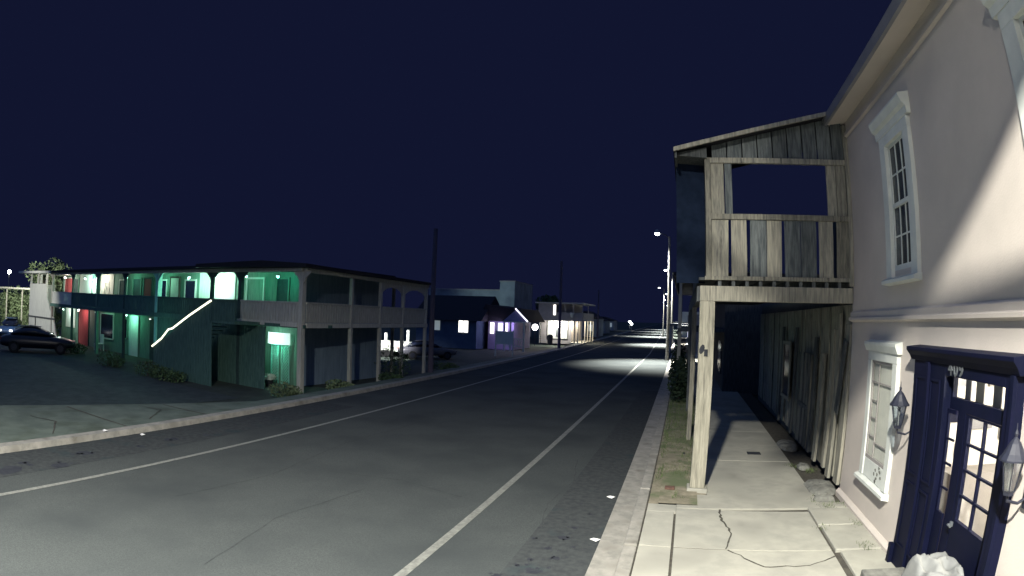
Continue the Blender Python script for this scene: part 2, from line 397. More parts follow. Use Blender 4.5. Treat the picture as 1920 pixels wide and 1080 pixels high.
# path slabs along the house wall
ps = MB()
for y0, y1, x0 in ((6.2, 7.38, 2.42), (7.42, 8.42, 2.36), (8.46, 9.30, 2.33), (9.34, 9.62, 2.55), (5.0, 6.16, 2.36)):
    ps.box(x0, 3.06, y0, y1, 0.0, 0.155 + R.uniform(-.008, .008))
struct('wall_path', ps, 'concrete', bevel=0.015)
dk = MB()
crack(dk, [(0.80, 9.15), (0.80, 8.6), (0.93, 8.05), (0.80, 7.42)], .016, 0.1535)
crack(dk, [(0.84, 7.40), (1.25, 6.85), (1.9, 6.9), (2.3, 7.2)], .012, 0.1535)
dk.quad((0.085, 7.385, .1535), (0.85, 7.385, .1535), (0.85, 7.40, .1535), (0.085, 7.40, .1535))
struct('cracked_pavement', dk, 'joint')
rc = MB()
for P in ([(-1.9, 8.0), (-2.1, 9.2), (-1.95, 10.8), (-2.2, 12.5)], [(-5.2, 4.5), (-5.6, 6.4), (-5.3, 8.5)], [(-7.5, 6.0), (-7.2, 8.2), (-7.6, 11.5), (-7.3, 15)], [(-3.6, 9.0), (-5.0, 9.4), (-6.6, 9.1)], [(-1.3, 12), (-1.5, 14.5), (-1.3, 17)]):
    crack(rc, P, .008, 0.0042)
struct('cracked_road', rc, 'oldasphalt')
dp = MB(); dp.quad((1.45, 2.5, .1545), (2.29, 2.5, .1545), (2.29, 7.37, .1545), (1.05, 5.5, .1545)) 
# dirt strip between kerb and posts
so_ = MB()
for i in range(24):
    for q in range(6):
        def H(a, b): return 0.135 + 0.02 * noise.noise(Vector((a*3, b*3, 0))) + (0.03 if 0 < q < 5 else 0)
        x0, x1 = -0.39 + q*0.165, -0.39 + (q+1)*0.165; y0, y1 = 9.3 + i*1.2, 9.3 + (i+1)*1.2
        so_.quad((x0, y0, H(x0, y0)), (x1, y0, H(x1, y0)), (x1, y1, H(x1, y1)), (x0, y1, H(x0, y1)))
struct('verge_ground', so_, 'soil')
gr = MB(); rg = random.Random(3)
for _ in range(5200):
    x = rg.uniform(-0.35, 0.55); y = 9.6 + 14 * rg.random() ** 1.5
    if noise.noise(Vector((x*1.6, y*.9, 3))) < -0.02 and y < 13 or (x > .25 and 9.7 < y < 10.4): continue
    if y < 10.4 and x < 0.0: continue
    h = rg.uniform(.03, .13) * (1 + .25*max(0, min(3, y-13))); a = rg.uniform(0, 6.28); l = rg.uniform(-.06, .06); m_ = rg.uniform(-.06, .06); ww = .006
    dx, dy = ww*math.cos(a), ww*math.sin(a)
    gr.add([(x-dx, y-dy, .13), (x+dx, y+dy, .13), (x+l, y+m_, .13+h)], [(0, 1, 2)])
for (wx_, wy_, n) in ((3.0, 8.45, 60), (2.85, 7.5, 90), (2.6, 9.7, 50), (2.7, 9.35, 60), (3.0, 9.5, 40), (2.35, 8.3, 30), (2.6, 12.2, 80), (2.9, 11.8, 80)):
    for _ in range(n):
        x = wx_ + rg.gauss(0, .07); y = wy_ + rg.gauss(0, .09); h = rg.uniform(.02, .08); a = rg.uniform(0, 6.28)
        gr.add([(x-.006*math.cos(a), y-.006*math.sin(a), .14), (x+.006*math.cos(a), y+.006*math.sin(a), .14), (x+rg.uniform(-.05, .05), y+rg.uniform(-.05, .05), .14+h)], [(0, 1, 2)])
tag(gr.build('grass', 'grass'), 'sparse green grass and weeds along the kerb strip and house wall', 'grass', kind='stuff')
# tar patches and litter near the gutter
tp = MB(); rt = random.Random(5)
def blot(mb, x, y, r, z, ry=1.0):
    n = 11; P = [(x + r*math.cos(2*math.pi*k/n)*rt.uniform(.45, 1.15), y + ry*r*math.sin(2*math.pi*k/n)*rt.uniform(.45, 1.15), z) for k in range(n)]
    mb.add(P, [tuple(range(n))])
for (x, y, r) in ((-1.5, 7.75, .10), (-1.42, 8.2, .06), (-1.62, 7.3, .07), (-1.45, 7.0, .09), (-1.75, 6.85, .06), (-1.3, 7.45, .05), (-1.62, 6.5, .12), (-1.85, 6.6, .06), (-2.0, 6.2, .07), (-1.4, 6.1, .1), (-1.9, 7.6, .05),
                  (-1.3, 8.9, .05), (-1.55, 9.4, .04), (-10.6, 4.2, .35), (-10.4, 5.3, .22), (-10.9, 6.2, .2), (-10.8, 8.6, .2), (-10.7, 7.6, .12), (-10.6, 9.6, .12)):
    blot(tp, x, y, r, 0.0045)
    for q in range(4): blot(tp, x + rt.gauss(0, r), y + rt.gauss(0, r*1.3), r*.3, 0.0045)
struct('tarred_road', tp, 'tar')
ap = MB(); ap.quad((-2.0, 5.0, 0.003), (-0.98, 5.0, 0.003), (-0.98, 26, 0.003), (-1.75, 26, 0.003))
ap.quad((-11.79, -5, 0.003), (-10.2, -5, 0.003), (-10.3, 16, 0.003), (-11.79, 16, 0.003))
struct('patched_road', ap, 'oldasphalt')
for i, (x, y, lab) in enumerate(((-1.1, 9.85, 'scrap of white paper lying by the kerb, further from the camera'),
                    (-1.05, 7.75, 'crumpled white paper scrap beside the gutter at the bottom of the road'))):
    l = MB(); l.add([(x-.07, y, .03), (x+.03, y-.03, .012), (x+.09, y+.02, .035), (x, y+.05, .02), (x-.01, y+.01, .05)], [(0, 1, 4), (1, 2, 4), (2, 3, 4), (3, 0, 4)])
    tag(l.build('paper_scrap', 'litter'), lab, 'litter')
l = MB()
for i, (x, y, lab) in enumerate(((-11.95, 7.4, 'a'), (-11.6, 8.3, 'b'))):
    l = MB(); z = .15 if i == 0 else .01
    l.add([(x-.09, y, z), (x+.05, y-.05, z), (x+.1, y+.04, z+.02), (x, y+.07, z), (x, y, z+.04)], [(0, 1, 4), (1, 2, 4), (2, 3, 4), (3, 0, 4)])
    tag(l.build('paper_scrap', 'litter'), ('pale litter scrap on top of the far left kerb', 'pale litter scrap in the road beside the left kerb')[i], 'litter')
b = MB(); b.box(-.15, .03, 10.1, 10.26, .12, .2)
tag(b.build('brick', 'brick', bevel=.01), 'small reddish brown brick half sunk in the dirt strip', 'brick')
b = MB(); b.box(1.70, 2.02, 13.25, 13.5, .151, .164)
tag(b.build('drain_cover', 'tar', bevel=.004), 'small dark square cover plate on the pavement under the wooden porch', 'drain cover')
b = MB(); b.box(0.02, 0.22, 13.0, 13.2, .12, .165)
tag(b.build('valve_cover', 'tar', bevel=.004), 'dark round-edged valve cover in the grass beside the second porch post', 'valve cover')

# ------------------------------------------------------------------ pink house (number 409) on the right
W = 3.12
pink = thing('pink_house', (W, 5.0, 0.0), 'pale pink stucco two storey house with white windows and dark blue entrance', 'house')
PW = lambda u, d, z: (W + d, u, z)
HOLES = [(7.22, 7.98, 3.95, 5.75), (3.30, 4.04, 4.0, 5.75), (7.88, 8.84, 1.15, 2.66), (4.55, 6.86, 0.0, 2.88)]
wl = holed(MB(), 1.5, 10.16, 0.0, 7.15, 0.3, HOLES, PW)
wl.box(W + 0.01, W + 8, 10.0, 10.158, 0, 7.1)          # side wall towards the porch building
wl.box(W + 0.01, W + 8, 1.5, 1.65, 0, 7.1)
wl.build('wall', 'stucco', pink)
m = MB(); m.prism([(W-.07, 0.0), (W+.02, 0.0), (W+.02, .25), (W-.02, .25), (W-.07, .2)], 'y', 6.97, 10.17)
m.build('plinth', 'stucco', pink); m = MB(); m.prism([(W-.07, 0.0), (W+.02, 0.0), (W+.02, .25), (W-.02, .25), (W-.07, .2)], 'y', 1.5, 4.48)
m.build('plinth', 'stucco', pink)
m = MB(); m.prism([(W-.003, 3.24), (W-.07, 3.27), (W-.07, 3.31), (W-.035, 3.33), (W-.035, 3.40), (W-.003, 3.43)], 'y', 1.5, 10.17)
m.build('belt_moulding', 'stucco', pink)
m = MB(); m.prism([(W-.003, 6.55), (W-.05, 6.57), (W-.05, 6.63), (W-.003, 6.65)], 'y', 1.5, 10.17)
m.build('frieze_moulding', 'stucco', pink)
m = MB(); m.prism([(W+.02, 6.86), (2.76, 6.80), (2.76, 6.84), (W+.02, 6.95)], 'y', 1.4, 10.2)
m.build('soffit', 'stucco', pink)
m = MB(); m.prism([(2.74, 6.86), (2.74, 6.955), (3.4, 7.28), (7.5, 9.2), (11.3, 7.2), (11.3, 7.1), (3.3, 7.1)], 'y', 1.35, 10.25)
m.build('roof', 'shingle', pink)
m = MB(); m.prism([(2.755, 6.78), (2.70, 6.785), (2.68, 6.93), (2.70, 6.94), (2.735, 6.94)], 'y', 1.35, 10.27)
m.build('fascia', 'greypaint', pink)
# added slat screen out of view, thinning the lamp light on the upper wall
m = MB(); m.box(-0.4, W-.03, 1.1, 1.2, 6.86, 6.90); m.box(-.4, -.35, 1.1, 1.2, 6.90, 9.0)
for i in range(50): m.box(-0.349, W-.03, 1.13, 1.15, 6.91+i*.04, 6.937+i*.04)
m.build('shade_screen', 'stucco', pink)
m = MB(); m.tube([(1.421, 0.864, 5.909), (1.232, 1.1, 6.092), (0.382, 1.67, 7.007), (-3, 1.6, 8.9), (-9, 2.5, 10)], .055, 8)
m.build('shadow_cable', 'blackmetal', pink)  # unseen cable, added to streak the wall with its shadow
m = MB(); m.tube([(1.515, 1.016, 5.576), (1.232, 1.1, 5.93), (0.477, 1.5, 6.905), (-3, .9, 9.2), (-9, 2.0, 10.4)], .05, 8)
m.build('shadow_cable', 'blackmetal', pink)  # second unseen cable, added for the lower shadow streak

def sash_window(y0, y1, z0, z1, casl, casr, sill, hood, cols=3, rows=4, lab=None):
    """y0<y1; casing to y0-casr and y1+casl"""
    c = MB()
    p = .06
    c.box(W-p, W+.1, y1, y1+casl, z0-.10, z1+.0)
    c.box(W-p, W+.1, y0-casr, y0, z0-.10, z1+.0)
    c.box(W-p, W+.1, y0-casr, y1+casl, z1, z1+.16)
    f = c.build('window', 'whitetrim', pink, bevel=.008, label=lab)
    s = MB(); s.prism([(W-.003, sill-.01), (W-.13, sill+.01), (W-.13, sill+.06), (W-.062, sill+.09), (W-.003, sill+.09)], 'y', y0-casr-.04, y1+casl+.04)
    s.build('sill', 'whitetrim', f, bevel=.006)
    if hood:
        h = MB(); h.prism([(W-.003, z1+.16), (W-.07, z1+.16), (W-.08, z1+.26), (W-.13, z1+.30), (W-.17, z1+.40), (W-.17, z1+.43), (W-.003, z1+.46)], 'y', y0-casr-.08, y1+casl+.08)
        h.build('hood', 'whitetrim', f)
    fr = MB(); x0, x1 = W+.0, W+.04; t = .045
    fr.box(x0, x1, y0, y0+t, z0, z1); fr.box(x0, x1, y1-t, y1, z0, z1)
    fr.box(x0, x1, y0+t, y1-t, z0, z0+.07); fr.box(x0, x1, y0+t, y1-t, z1-t, z1)
    zm = (z0+z1)/2; fr.box(x0-.02, x1-.002, y0+t, y1-t, zm-.03, zm+.03)
    for i in range(1, cols):
        y = y0 + t + (y1-y0-2*t)*i/cols
        fr.box(x0+.005, x1-.005, y-.011, y+.011, z0+.07, zm-.03); fr.box(x0+.005, x1-.005, y-.011, y+.011, zm+.03, z1-t)
    for a_, b_ in ((z0+.07, zm-.03), (zm+.03, z1-t)):
        zz = (a_+b_)/2; fr.box(x0+.008, x1-.008, y0+t, y1-t, zz-.011, zz+.011)
    fr.build('sash', 'whitetrim', f)
    gl = MB(); gl.box(x0+.017, x0+.021, y0+.02, y1-.02, z0+.02, z1-.02); gl.build('pane', 'paneblue', f)
    rm = MB(); rm.box(W+.31, W+1.2, y0-.3, y1+.3, z0-.3, z1+.3)
    rm.f = [q for q in rm.f if q != (0+len(rm.v)-8, 3, 0, 0)]
    return f
f = sash_window(7.22, 7.98, 3.95, 5.75, .22, .22, 3.76, True, cols=3, lab='upper white sash window with dark panes, the far one over the lower window')
sash_window(3.30, 4.04, 4.0, 5.75, .25, .25, 3.8, True, cols=3, lab='upper white sash window cut by the right edge')
# dark rooms behind the upper windows
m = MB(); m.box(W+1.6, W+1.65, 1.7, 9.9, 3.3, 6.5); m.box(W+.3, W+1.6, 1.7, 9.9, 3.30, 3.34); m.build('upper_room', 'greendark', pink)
m = MB()
for i in range(9): m.box(W+.20, W+.215+.01*(i % 2), 7.26+i*.08, 7.33+i*.08, 4.9, 5.7)
m.build('curtain', 'cream', pink)
# lower window with blind and decal
c = MB(); y0, y1, z0, z1 = 7.88, 8.84, 1.15, 2.66
c.box(W-.06, W+.1, y1, y1+.16, .86, z1); c.box(W-.06, W+.1, 7.70, y0, .86, z1); c.box(W-.06, W+.1, 7.70, y1+.16, z1, z1+.14)
c.box(W-.04, W+.1, y0, y1, .86, z0)
f = c.build('window', 'whitetrim', pink, bevel=.008, label='lower white window with drawn cream blind beside the wall lantern')
s = MB(); s.prism([(W-.003, .76), (W-.12, .78), (W-.12, .83), (W-.003, .86)], 'y', 7.64, 9.06); s.build('sill', 'whitetrim', f)
s = MB(); s.prism([(W-.003, 2.80), (W-.08, 2.80), (W-.12, 2.9), (W-.12, 2.94), (W-.003, 2.97)], 'y', 7.64, 9.06); s.build('hood', 'whitetrim', f)
fr = MB(); x0, x1 = W-.035, W-.008
fr.box(x0, x1, y0, y0+.04, z0, z1); fr.box(x0, x1, y1-.04, y1, z0, z1); fr.box(x0, x1, y0+.04, y1-.04, z0, z0+.05); fr.box(x0, x1, y0+.04, y1-.04, z1-.04, z1)
fr.box(x0+.005, x1-.005, 8.50, 8.52, z0+.05, z1-.04)
for zz in (2.33,): fr.box(x0+.008, x1-.008, y0+.04, y1-.04, zz-.01, zz+.01)
for zz in (1.50, 1.78, 2.05): fr.box(x0+.008, x1-.008, 8.52, y1-.04, zz-.01, zz+.01)
fr.box(x0+.008, x1-.008, y0+.04, 8.50, 1.42, 1.44)
fr.build('sash', 'store', f)
gl = MB(); gl.box(x0+.012, x0+.015, y0+.02, y1-.02, z0+.02, z1-.02); gl.build('pane', 'glass', f)
bl = MB()
for i in range(19): yy = 7.85+i*.053; bl.quad((W+.003+.002*(i%2), yy, 1.1), (W+.003+.002*((i+1)%2), yy+.053, 1.1), (W+.003+.002*((i+1)%2), yy+.053, 2.7), (W+.003+.002*(i%2), yy, 2.7))
bl.build('blind', 'hallwhite', f)
dc = MB(); rdc = random.Random(11)
for (yy, zz) in ((8.15, 1.02), (8.25, 1.07), (8.05, 1.08), (8.18, .95), (8.1, 1.13), (8.3, 1.0), (8.22, .9), (8.0, 1.0)):
    n = 9; dc.add([(W-.044, yy + .045*math.cos(6.28*k/n)*rdc.uniform(.5, 1.1), zz + .035*math.sin(6.28*k/n)*rdc.uniform(.5, 1.1)) for k in range(n)], [tuple(range(n))])
dc.build('leaf_decal', 'stone', f)

# entrance surround
ent = MB()
EX = W - .10
def ebox(y0, y1, z0, z1, x=EX, xb=W+.03): ent.box(x, xb, y0, y1, z0, z1)
ebox(6.04, 6.96, .16, 2.78); ebox(4.50, 4.70, .16, 2.78)
ent.box(EX, W+.2, 4.70, 6.04, 2.66, 2.78)
ent.prism([(W+.01, 2.78), (EX-.02, 2.78), (EX-.05, 2.84), (EX-.10, 2.90), (EX-.10, 2.94), (W+.01, 2.96)], 'y', 4.42, 7.03)
entr = ent.build('entrance', 'navy', pink, bevel=.006, label='dark blue panelled entrance surround')
pn = MB()
for a, b, c_, d in ((6.14, 6.42, .45, 1.3), (6.14, 6.42, 1.4, 2.6), (6.54, 6.86, .45, 1.3), (6.54, 6.86, 1.4, 2.6)):
    t = .03
    pn = MB(); pn.box(EX-.015, EX-.002, a, b, c_, c_+t); pn.box(EX-.015, EX-.002, a, b, d-t, d); pn.box(EX-.015, EX-.002, a, a+t, c_+t, d-t); pn.box(EX-.015, EX-.002, b-t, b, c_+t, d-t); pn.build('panel_moulding', 'navy', entr)
for q_ in ((EX-.04, 6.44, 6.52, .16, 2.78), (EX-.06, 6.90, 6.98, .16, .42), (EX-.04, 4.50, 4.56, .16, 2.78)):
    pn = MB(); pn.box(q_[0], EX-.002, *q_[1:]); pn.build('pilaster_strip', 'navy', entr)
# transom, mullions, sidelight
fx0, fx1 = W+.0, W+.06
tr = MB()
tr.box(fx0, fx1, 4.70, 6.04, 2.30, 2.43); tr.box(fx0, fx1, 5.99, 6.04, 2.43, 2.66); tr.box(fx0, fx1, 4.70, 4.74, 2.43, 2.66)
tr.box(fx0, fx1, 5.64, 5.82, .18, 2.30)
tr.build('transom_frame', 'navy', entr)
tg = MB(); tg.box(fx0+.03, fx0+.035, 4.74, 5.99, 2.43, 2.66); tg.build('transom_pane', 'glass', entr)
for y0_, y1_ in ((5.72, 5.85), (5.42, 5.60), (5.05, 5.22), (4.86, 4.95)):
    tg = MB(); tg.box(W+.09, W+.10, y0_, y1_, 2.40, 2.70); tg.build('curtain', 'greypaint', entr)
fx0 = W-.03; fx1 = W-.005
sd = MB(); sd.box(fx0, fx1, 5.99, 6.04, .18, 2.30); sd.box(fx0, fx1, 5.82, 5.99, .18, 1.17); sd.box(fx0, fx1, 5.82, 5.99, 2.26, 2.30)
for zz in (1.44, 1.71, 1.98): sd.box(fx0+.004, fx1-.004, 5.82, 5.99, zz-.012, zz+.012)
sdo = sd.build('sidelight', 'navy', pink)
tg = MB(); tg.box(fx0+.01, fx0+.014, 5.82, 5.99, 1.17, 2.26); tg.build('pane', 'glass', sdo)
# door
d = MB(); dx0, dx1 = W+.005, W+.055
d.box(dx0, dx1, 5.56, 5.635, .20, 2.29); d.box(dx0, dx1, 4.72, 4.89, .20, 2.29)
d.box(dx0, dx1, 4.89, 5.56, .20, 1.18); d.box(dx0, dx1, 4.89, 5.56, 2.27, 2.29)
d.box(dx0+.005, dx1-.005, 5.215, 5.24, 1.18, 2.27)
for zz in (1.45, 1.72, 1.99): d.box(dx0+.008, dx1-.008, 4.89, 5.56, zz-.012, zz+.012)
door = d.build('door', 'navy', pink, label='dark blue door with eight glass panes')
p_ = MB(); p_.box(dx0+.024, dx0+.028, 4.89, 5.56, 1.18, 2.27); p_.build('pane', 'glass', door)
hd = MB(); hd.tube([(dx0, 5.60, 1.12), (dx0-.06, 5.60, 1.12), (dx0-.065, 5.52, 1.12)], .012); hd.lathe((dx0-.01, 5.6, 1.1), [(.001, 0), (.025, 0), (.025, .05), (.001, .05)]); hd.build('handle', 'silver', door)
# house number
tcv = bpy.data.curves.new('num', 'FONT'); tcv.body = '409'; tcv.size = .215; tcv.extrude = .006; tcv.space_character = 1.2; tcv.offset = .002; tcv.align_x = 'LEFT'
to = bpy.data.objects.new('tmp', tcv); COL.objects.link(to); bpy.context.view_layer.update()
me = bpy.data.meshes.new_from_object(to.evaluated_get(bpy.context.evaluated_depsgraph_get())); bpy.data.objects.remove(to)
me.materials.append(MT['silver'])
no = bpy.data.objects.new('house_number', me); COL.objects.link(no); no.parent = entr
no.matrix_local = Matrix.Translation(Vector((EX-.012, 5.93, 2.675)) - ORG[pink.name]) @ Matrix(((0, 0, -1, 0), (-1, 0, 0, 0), (0, 1, 0, 0), (0, 0, 0, 1)))
# room behind the door
rm = MB(); X0, X1 = W+.32, W+2.6
rm.quad((X1, 3.4, .1), (X1, 7.2, .1), (X1, 7.2, 3), (X1, 3.4, 3)); rm.quad((X0, 3.4, .1), (X1, 3.4, .1), (X1, 3.4, 3), (X0, 3.4, 3))
rm.quad((X0, 7.2, .1), (X1, 7.2, .1), (X1, 7.2, 3), (X0, 7.2, 3)); rm.quad((X0, 3.4, 3), (X0, 7.2, 3), (X1, 7.2, 3), (X1, 3.4, 3))
rm.build('hallway', 'hallwhite', pink)
rm = MB(); rm.quad((X0, 3.4, .1), (X0, 7.2, .1), (X1, 7.2, .1), (X1, 3.4, .1)); rm.build('hallway_floor', 'bark', pink)
for (a, b, c_, d_, mm) in ((.55, .85, 1.95, 2.22, 'navy'), (.95, 1.3, 1.85, 2.15, 'greypaint'), (1.45, 1.75, 1.7, 2.1, 'greypaint'), (.62, .9, 2.42, 2.72, 'greypaint'), (1.2, 1.35, 2.4, 2.8, 'store'), (.75, .85, 1.5, 1.68, 'bark')):
    fn = MB(); fn.box(W+a, W+b, 7.14, 7.19, c_, d_); fn.build('picture_frame', mm, pink)
fn = MB(); fn.box(W+.5, W+1.9, 6.75, 7.19, .1, 1.35); fn.build('cabinet', 'store', pink)
ol = bulb('hallway_light', Vector((W+1.5, 5.0, 2.6)) - ORG[pink.name], 520, (1.0, .92, .80), .12, pink)

# lanterns
def lantern(y, zc, lab, xo=.24):
    x = W - xo
    a = MB(); a.box(W-.03, W-.002, y-.05, y+.05, zc-.36, zc-.12)
    a.tube([(W-.03, y, zc-.26), (W-.12, y, zc-.30), (x, y, zc-.27), (x, y, zc-.22)], .014, 8)
    br = a.build('wall_lantern', 'blackmetal', pink, label=lab)
    h = MB(); h.lathe((x, y, zc-.23), [(.01, 0), (.05, .01), (.055, .035), (.062, .05), (.05, .05)], 6); h.build('base', 'blackmetal', br)
    c = MB()
    for k in range(6):
        t = 2*math.pi*k/6; c.tube([(x+.060*math.cos(t), y+.060*math.sin(t), zc-.18), (x+.105*math.cos(t), y+.105*math.sin(t), zc+.07)], .006, 5)
    c.build('cage', 'blackmetal', br)
    g_ = MB(); g_.lathe((x, y, zc-.18), [(.055, 0), (.1, .25)], 6); g_.build('glass', 'lampglass', br)
    r_ = MB(); r_.lathe((x, y, zc+.07), [(.135, 0), (.135, .015), (.10, .06), (.055, .14), (.03, .17), (.012, .19), (.018, .215), (.006, .25), (.003, .30)], 12); r_.build('cap', 'blackmetal', br, smooth=False)
    cn = MB(); cn.lathe((x, y, zc-.18), [(.014, 0), (.014, .12), (.02, .14), (.012, .19), (.002, .22)], 8); cn.build('bulb', 'cream', br)
lantern(7.05, 2.13, 'black wall lantern between the lower window and the entrance')
lantern(4.22, 2.06, 'wall lantern right of the entrance, cut by the photo edge')

# doorstep and covered bundle
m = MB(); m.box(2.42, W-.11, 4.4, 6.42, .10, .30)
tag(m.build('doorstep', 'stone', bevel=.02), 'low grey stone doorstep in front of the dark blue door', 'step')
m = MB(); m.box(2.56, 3.0, 4.3, 5.36, .301, .78)
bun = thing('covered_bench', (2.78, 4.85, .30), 'bench piled with a crumpled white sheet in front of the blue door', 'bench')
m.build('bench', 'wood', bun)
sh = MB(); nx, ny = 26, 44; rs = random.Random(2)
def shz(u, v):
    p = Vector((u*3.2, v*4.5, .3)); n1 = abs(noise.noise(p)); n2 = abs(noise.noise(p*2.3))
    return .85 + .09*(1-n1*2.2) + .03*n2
V = []
for i in range(nx):
    for k in range(ny):
        u = i/(nx-1); v = k/(ny-1)
        x = 2.50 + .51*u; y = 4.22 + 1.22*v
        e = min(u, 1-u, v, 1-v)
        z = shz(u, v) - (max(0, .1-e)/.1)**1.5*.28
        V.append((x + .02*noise.noise(Vector((u*5, v*5, 9))), y + .02*noise.noise(Vector((u*5, v*5, 19))), z))
sh.add(V, [(i*ny+k, (i+1)*ny+k, (i+1)*ny+k+1, i*ny+k+1) for i in range(nx-1) for k in range(ny-1)])
sh.build('sheet', 'sheet', bun, smooth=True)

# ------------------------------------------------------------------ weathered wooden porch building
PY = 10.1
wb = thing('weathered_building', (1.7, PY, 0.15), 'weathered grey plank building with a two storey porch over the pavement', 'building')
def lean_post(x0, x1, y0, y1, z0, z1, name='post', m_='woodpost', lab=None, dx=0):
    p = MB(); p.add([(x0,y0,z0),(x1,y0,z0),(x1,y1,z0),(x0,y1,z0),(x0+dx,y0,z1),(x1+dx,y0,z1),(x1+dx,y1,z1),(x0+dx,y1,z1)],
        [(0,3,2,1),(4,5,6,7),(0,1,5,4),(1,2,6,5),(2,3,7,6),(3,0,4,7)])
    return p.build(name, m_, wb, bevel=.012, label=lab)
pst = lean_post(.30, .57, PY, PY+.27, .22, 3.56, m_='frontpost', lab='thick pale front post with a dark knot')
m = MB(); m.box(.25, .62, PY-.05, PY+.32, .12, .22); m.build('footing', 'concrete', pst, bevel=.015)
m = MB(); n = 9; m.add([(.34+.05*math.cos(6.28*k/n)+.02, PY-.003, 2.72+.08*math.sin(6.28*k/n)+.03*math.cos(6.28*k/n)) for k in range(n)], [tuple(range(n))]); m.build('knot', 'tar', pst)
m = MB(); m.box(.28, .30, PY+.05, PY+.12, 2.55, 2.8); m.box(.40, .405+.06, PY-.02, PY-.004, 2.60, 2.72); m.build('bracket', 'tar', pst)
lean_post(.24, .36, 14.65, 14.77, .12, 3.6, m_='wood', lab='thin dark second post behind the thick one')
lean_post(.24, .40, 19.4, 19.56, .12, 3.6, m_='wooddark'); lean_post(.24, .40, 23.7, 23.86, .12, 3.6, m_='wooddark')
m = MB(); m.box(.30, 3.11, PY, PY+.16, 3.56, 3.83); m.build('beam', 'woodpost', wb, bevel=.012)
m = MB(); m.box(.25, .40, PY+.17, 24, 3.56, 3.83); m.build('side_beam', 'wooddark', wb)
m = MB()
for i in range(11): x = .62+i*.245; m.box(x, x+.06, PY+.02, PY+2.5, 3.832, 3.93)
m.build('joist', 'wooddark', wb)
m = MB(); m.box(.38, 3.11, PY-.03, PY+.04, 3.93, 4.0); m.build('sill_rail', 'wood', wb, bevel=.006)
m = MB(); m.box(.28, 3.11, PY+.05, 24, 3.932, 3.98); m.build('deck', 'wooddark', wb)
# balcony boards: ten of them with dark gaps
bx = [(.50, .80, 'wood'), (.86, 1.14, 'woodpost'), (1.19, 1.49, 'woodblue'), (1.50, 1.77, 'woodpost'), (1.83, 2.12, 'woodblue'), (2.13, 2.42, 'woodblue'), (2.47, 2.74, 'wood'), (2.80, 3.05, 'wood')]
for i, (a, b, mm) in enumerate(bx):
    m = MB(); tl = R.uniform(-.012, .012); zt = 5.0; zb = 4.0 - R.uniform(0, .03)
    m.add([(a,PY,zb),(b,PY,zb),(b,PY+.03,zb),(a,PY+.03,zb),(a+tl,PY,zt),(b+tl,PY,zt),(b+tl,PY+.03,zt),(a+tl,PY+.03,zt)], [(0,3,2,1),(4,5,6,7),(0,1,5,4),(1,2,6,5),(2,3,7,6),(3,0,4,7)])
    m.build('board', mm, wb, bevel=.004)
m = MB()
m.box(.45, 3.10, PY-.035, PY+.06, 5.0, 5.1); m.build('top_rail', 'wood', wb, bevel=.006)
m = MB(); m.box(.40, .50, PY-.04, PY+.06, 3.93, 6.13); m.build('corner_board', 'wood', wb, bevel=.006)
for a, b, mm in ((.505, .74, 'wood'), (.76, .89, 'woodblue'), (2.66, 2.84, 'wood'), (2.85, 3.03, 'wood')):
    m = MB(); m.box(a, b, PY, PY+.03, 5.1, 6.03); m.build('board', mm, wb, bevel=.004)
m = MB(); m.box(3.04, 3.115, PY-.05, PY+.05, 3.86, 6.8); m.build('corner_board', 'woodpost', wb, bevel=.006)
m = MB(); m.box(.50, 3.04, PY-.03, PY+.05, 6.03, 6.13); m.build('head_rail', 'wood', wb, bevel=.006)
rf = lambda x: 6.23 + (x + .16) * .245        # roof underside at x
gbx = [.52 + i*.285 for i in range(9)] + [3.035]
for a, b in zip(gbx[:-1], gbx[1:]):
    m = MB(); a2 = a+.02
    m.prism([(a2, 6.132), (b, 6.132), (b, rf(b)-.035), (a2, rf(a2)-.035)], 'y', PY+.01, PY+.04); m.build('gable_board', 'woodblue', wb, bevel=.003)
m = MB(); m.prism([(-.16, rf(-.16)-.05), (2.95, rf(2.95)-.05), (2.95, rf(2.95)+.03), (-.16, rf(-.16)+.03)], 'y', PY-.28, PY-.23); m.build('barge_board', 'woodpost', wb, bevel=.006)
m = MB(); m.prism([(-.16, rf(-.16)-.02), (3.6, rf(3.6)-.02), (3.6, rf(3.6)+.04), (-.16, rf(-.16)+.04)], 'y', PY-.22, 12.3); m.build('roof', 'shingle', wb)
m = MB(); m.box(-.14, -.10, PY-.2, 12.25, 6.08, 6.2); m.build('fascia', 'wooddark', wb)
m = MB(); m.box(-.13, .40, PY+.45, PY+.49, 3.9, 6.16); m.build('shade_panel', 'shadenavy', wb)  # added dark sheet, its colour stands for the shade at the porch end
m = MB(); m.box(-.13, -.10, PY+.5, 14.8, 3.9, 5.0); m.build('side_panel', 'shadenavy', wb)  # same painted shade along the street side
# street side of the upper porch
m = MB()
for i in range(7):
    y = PY+.12+i*.30; m.box(.41, .44, y, y+.26, 3.99, 5.0); m.box(.41, .44, y, y+.26, 5.1, 6.1)
for i in range(7, 46):
    y = PY+.12+i*.30; m.box(.41, .44, y, y+.26, 3.99, 4.9)
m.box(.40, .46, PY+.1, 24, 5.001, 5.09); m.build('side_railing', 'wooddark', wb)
m = MB(); m.prism([(.44, 6.1), (-.1, 6.15), (-.1, 6.2), (.44, 6.3)], 'y', PY-.1, 12.25); m.build('soffit', 'wooddark', wb)
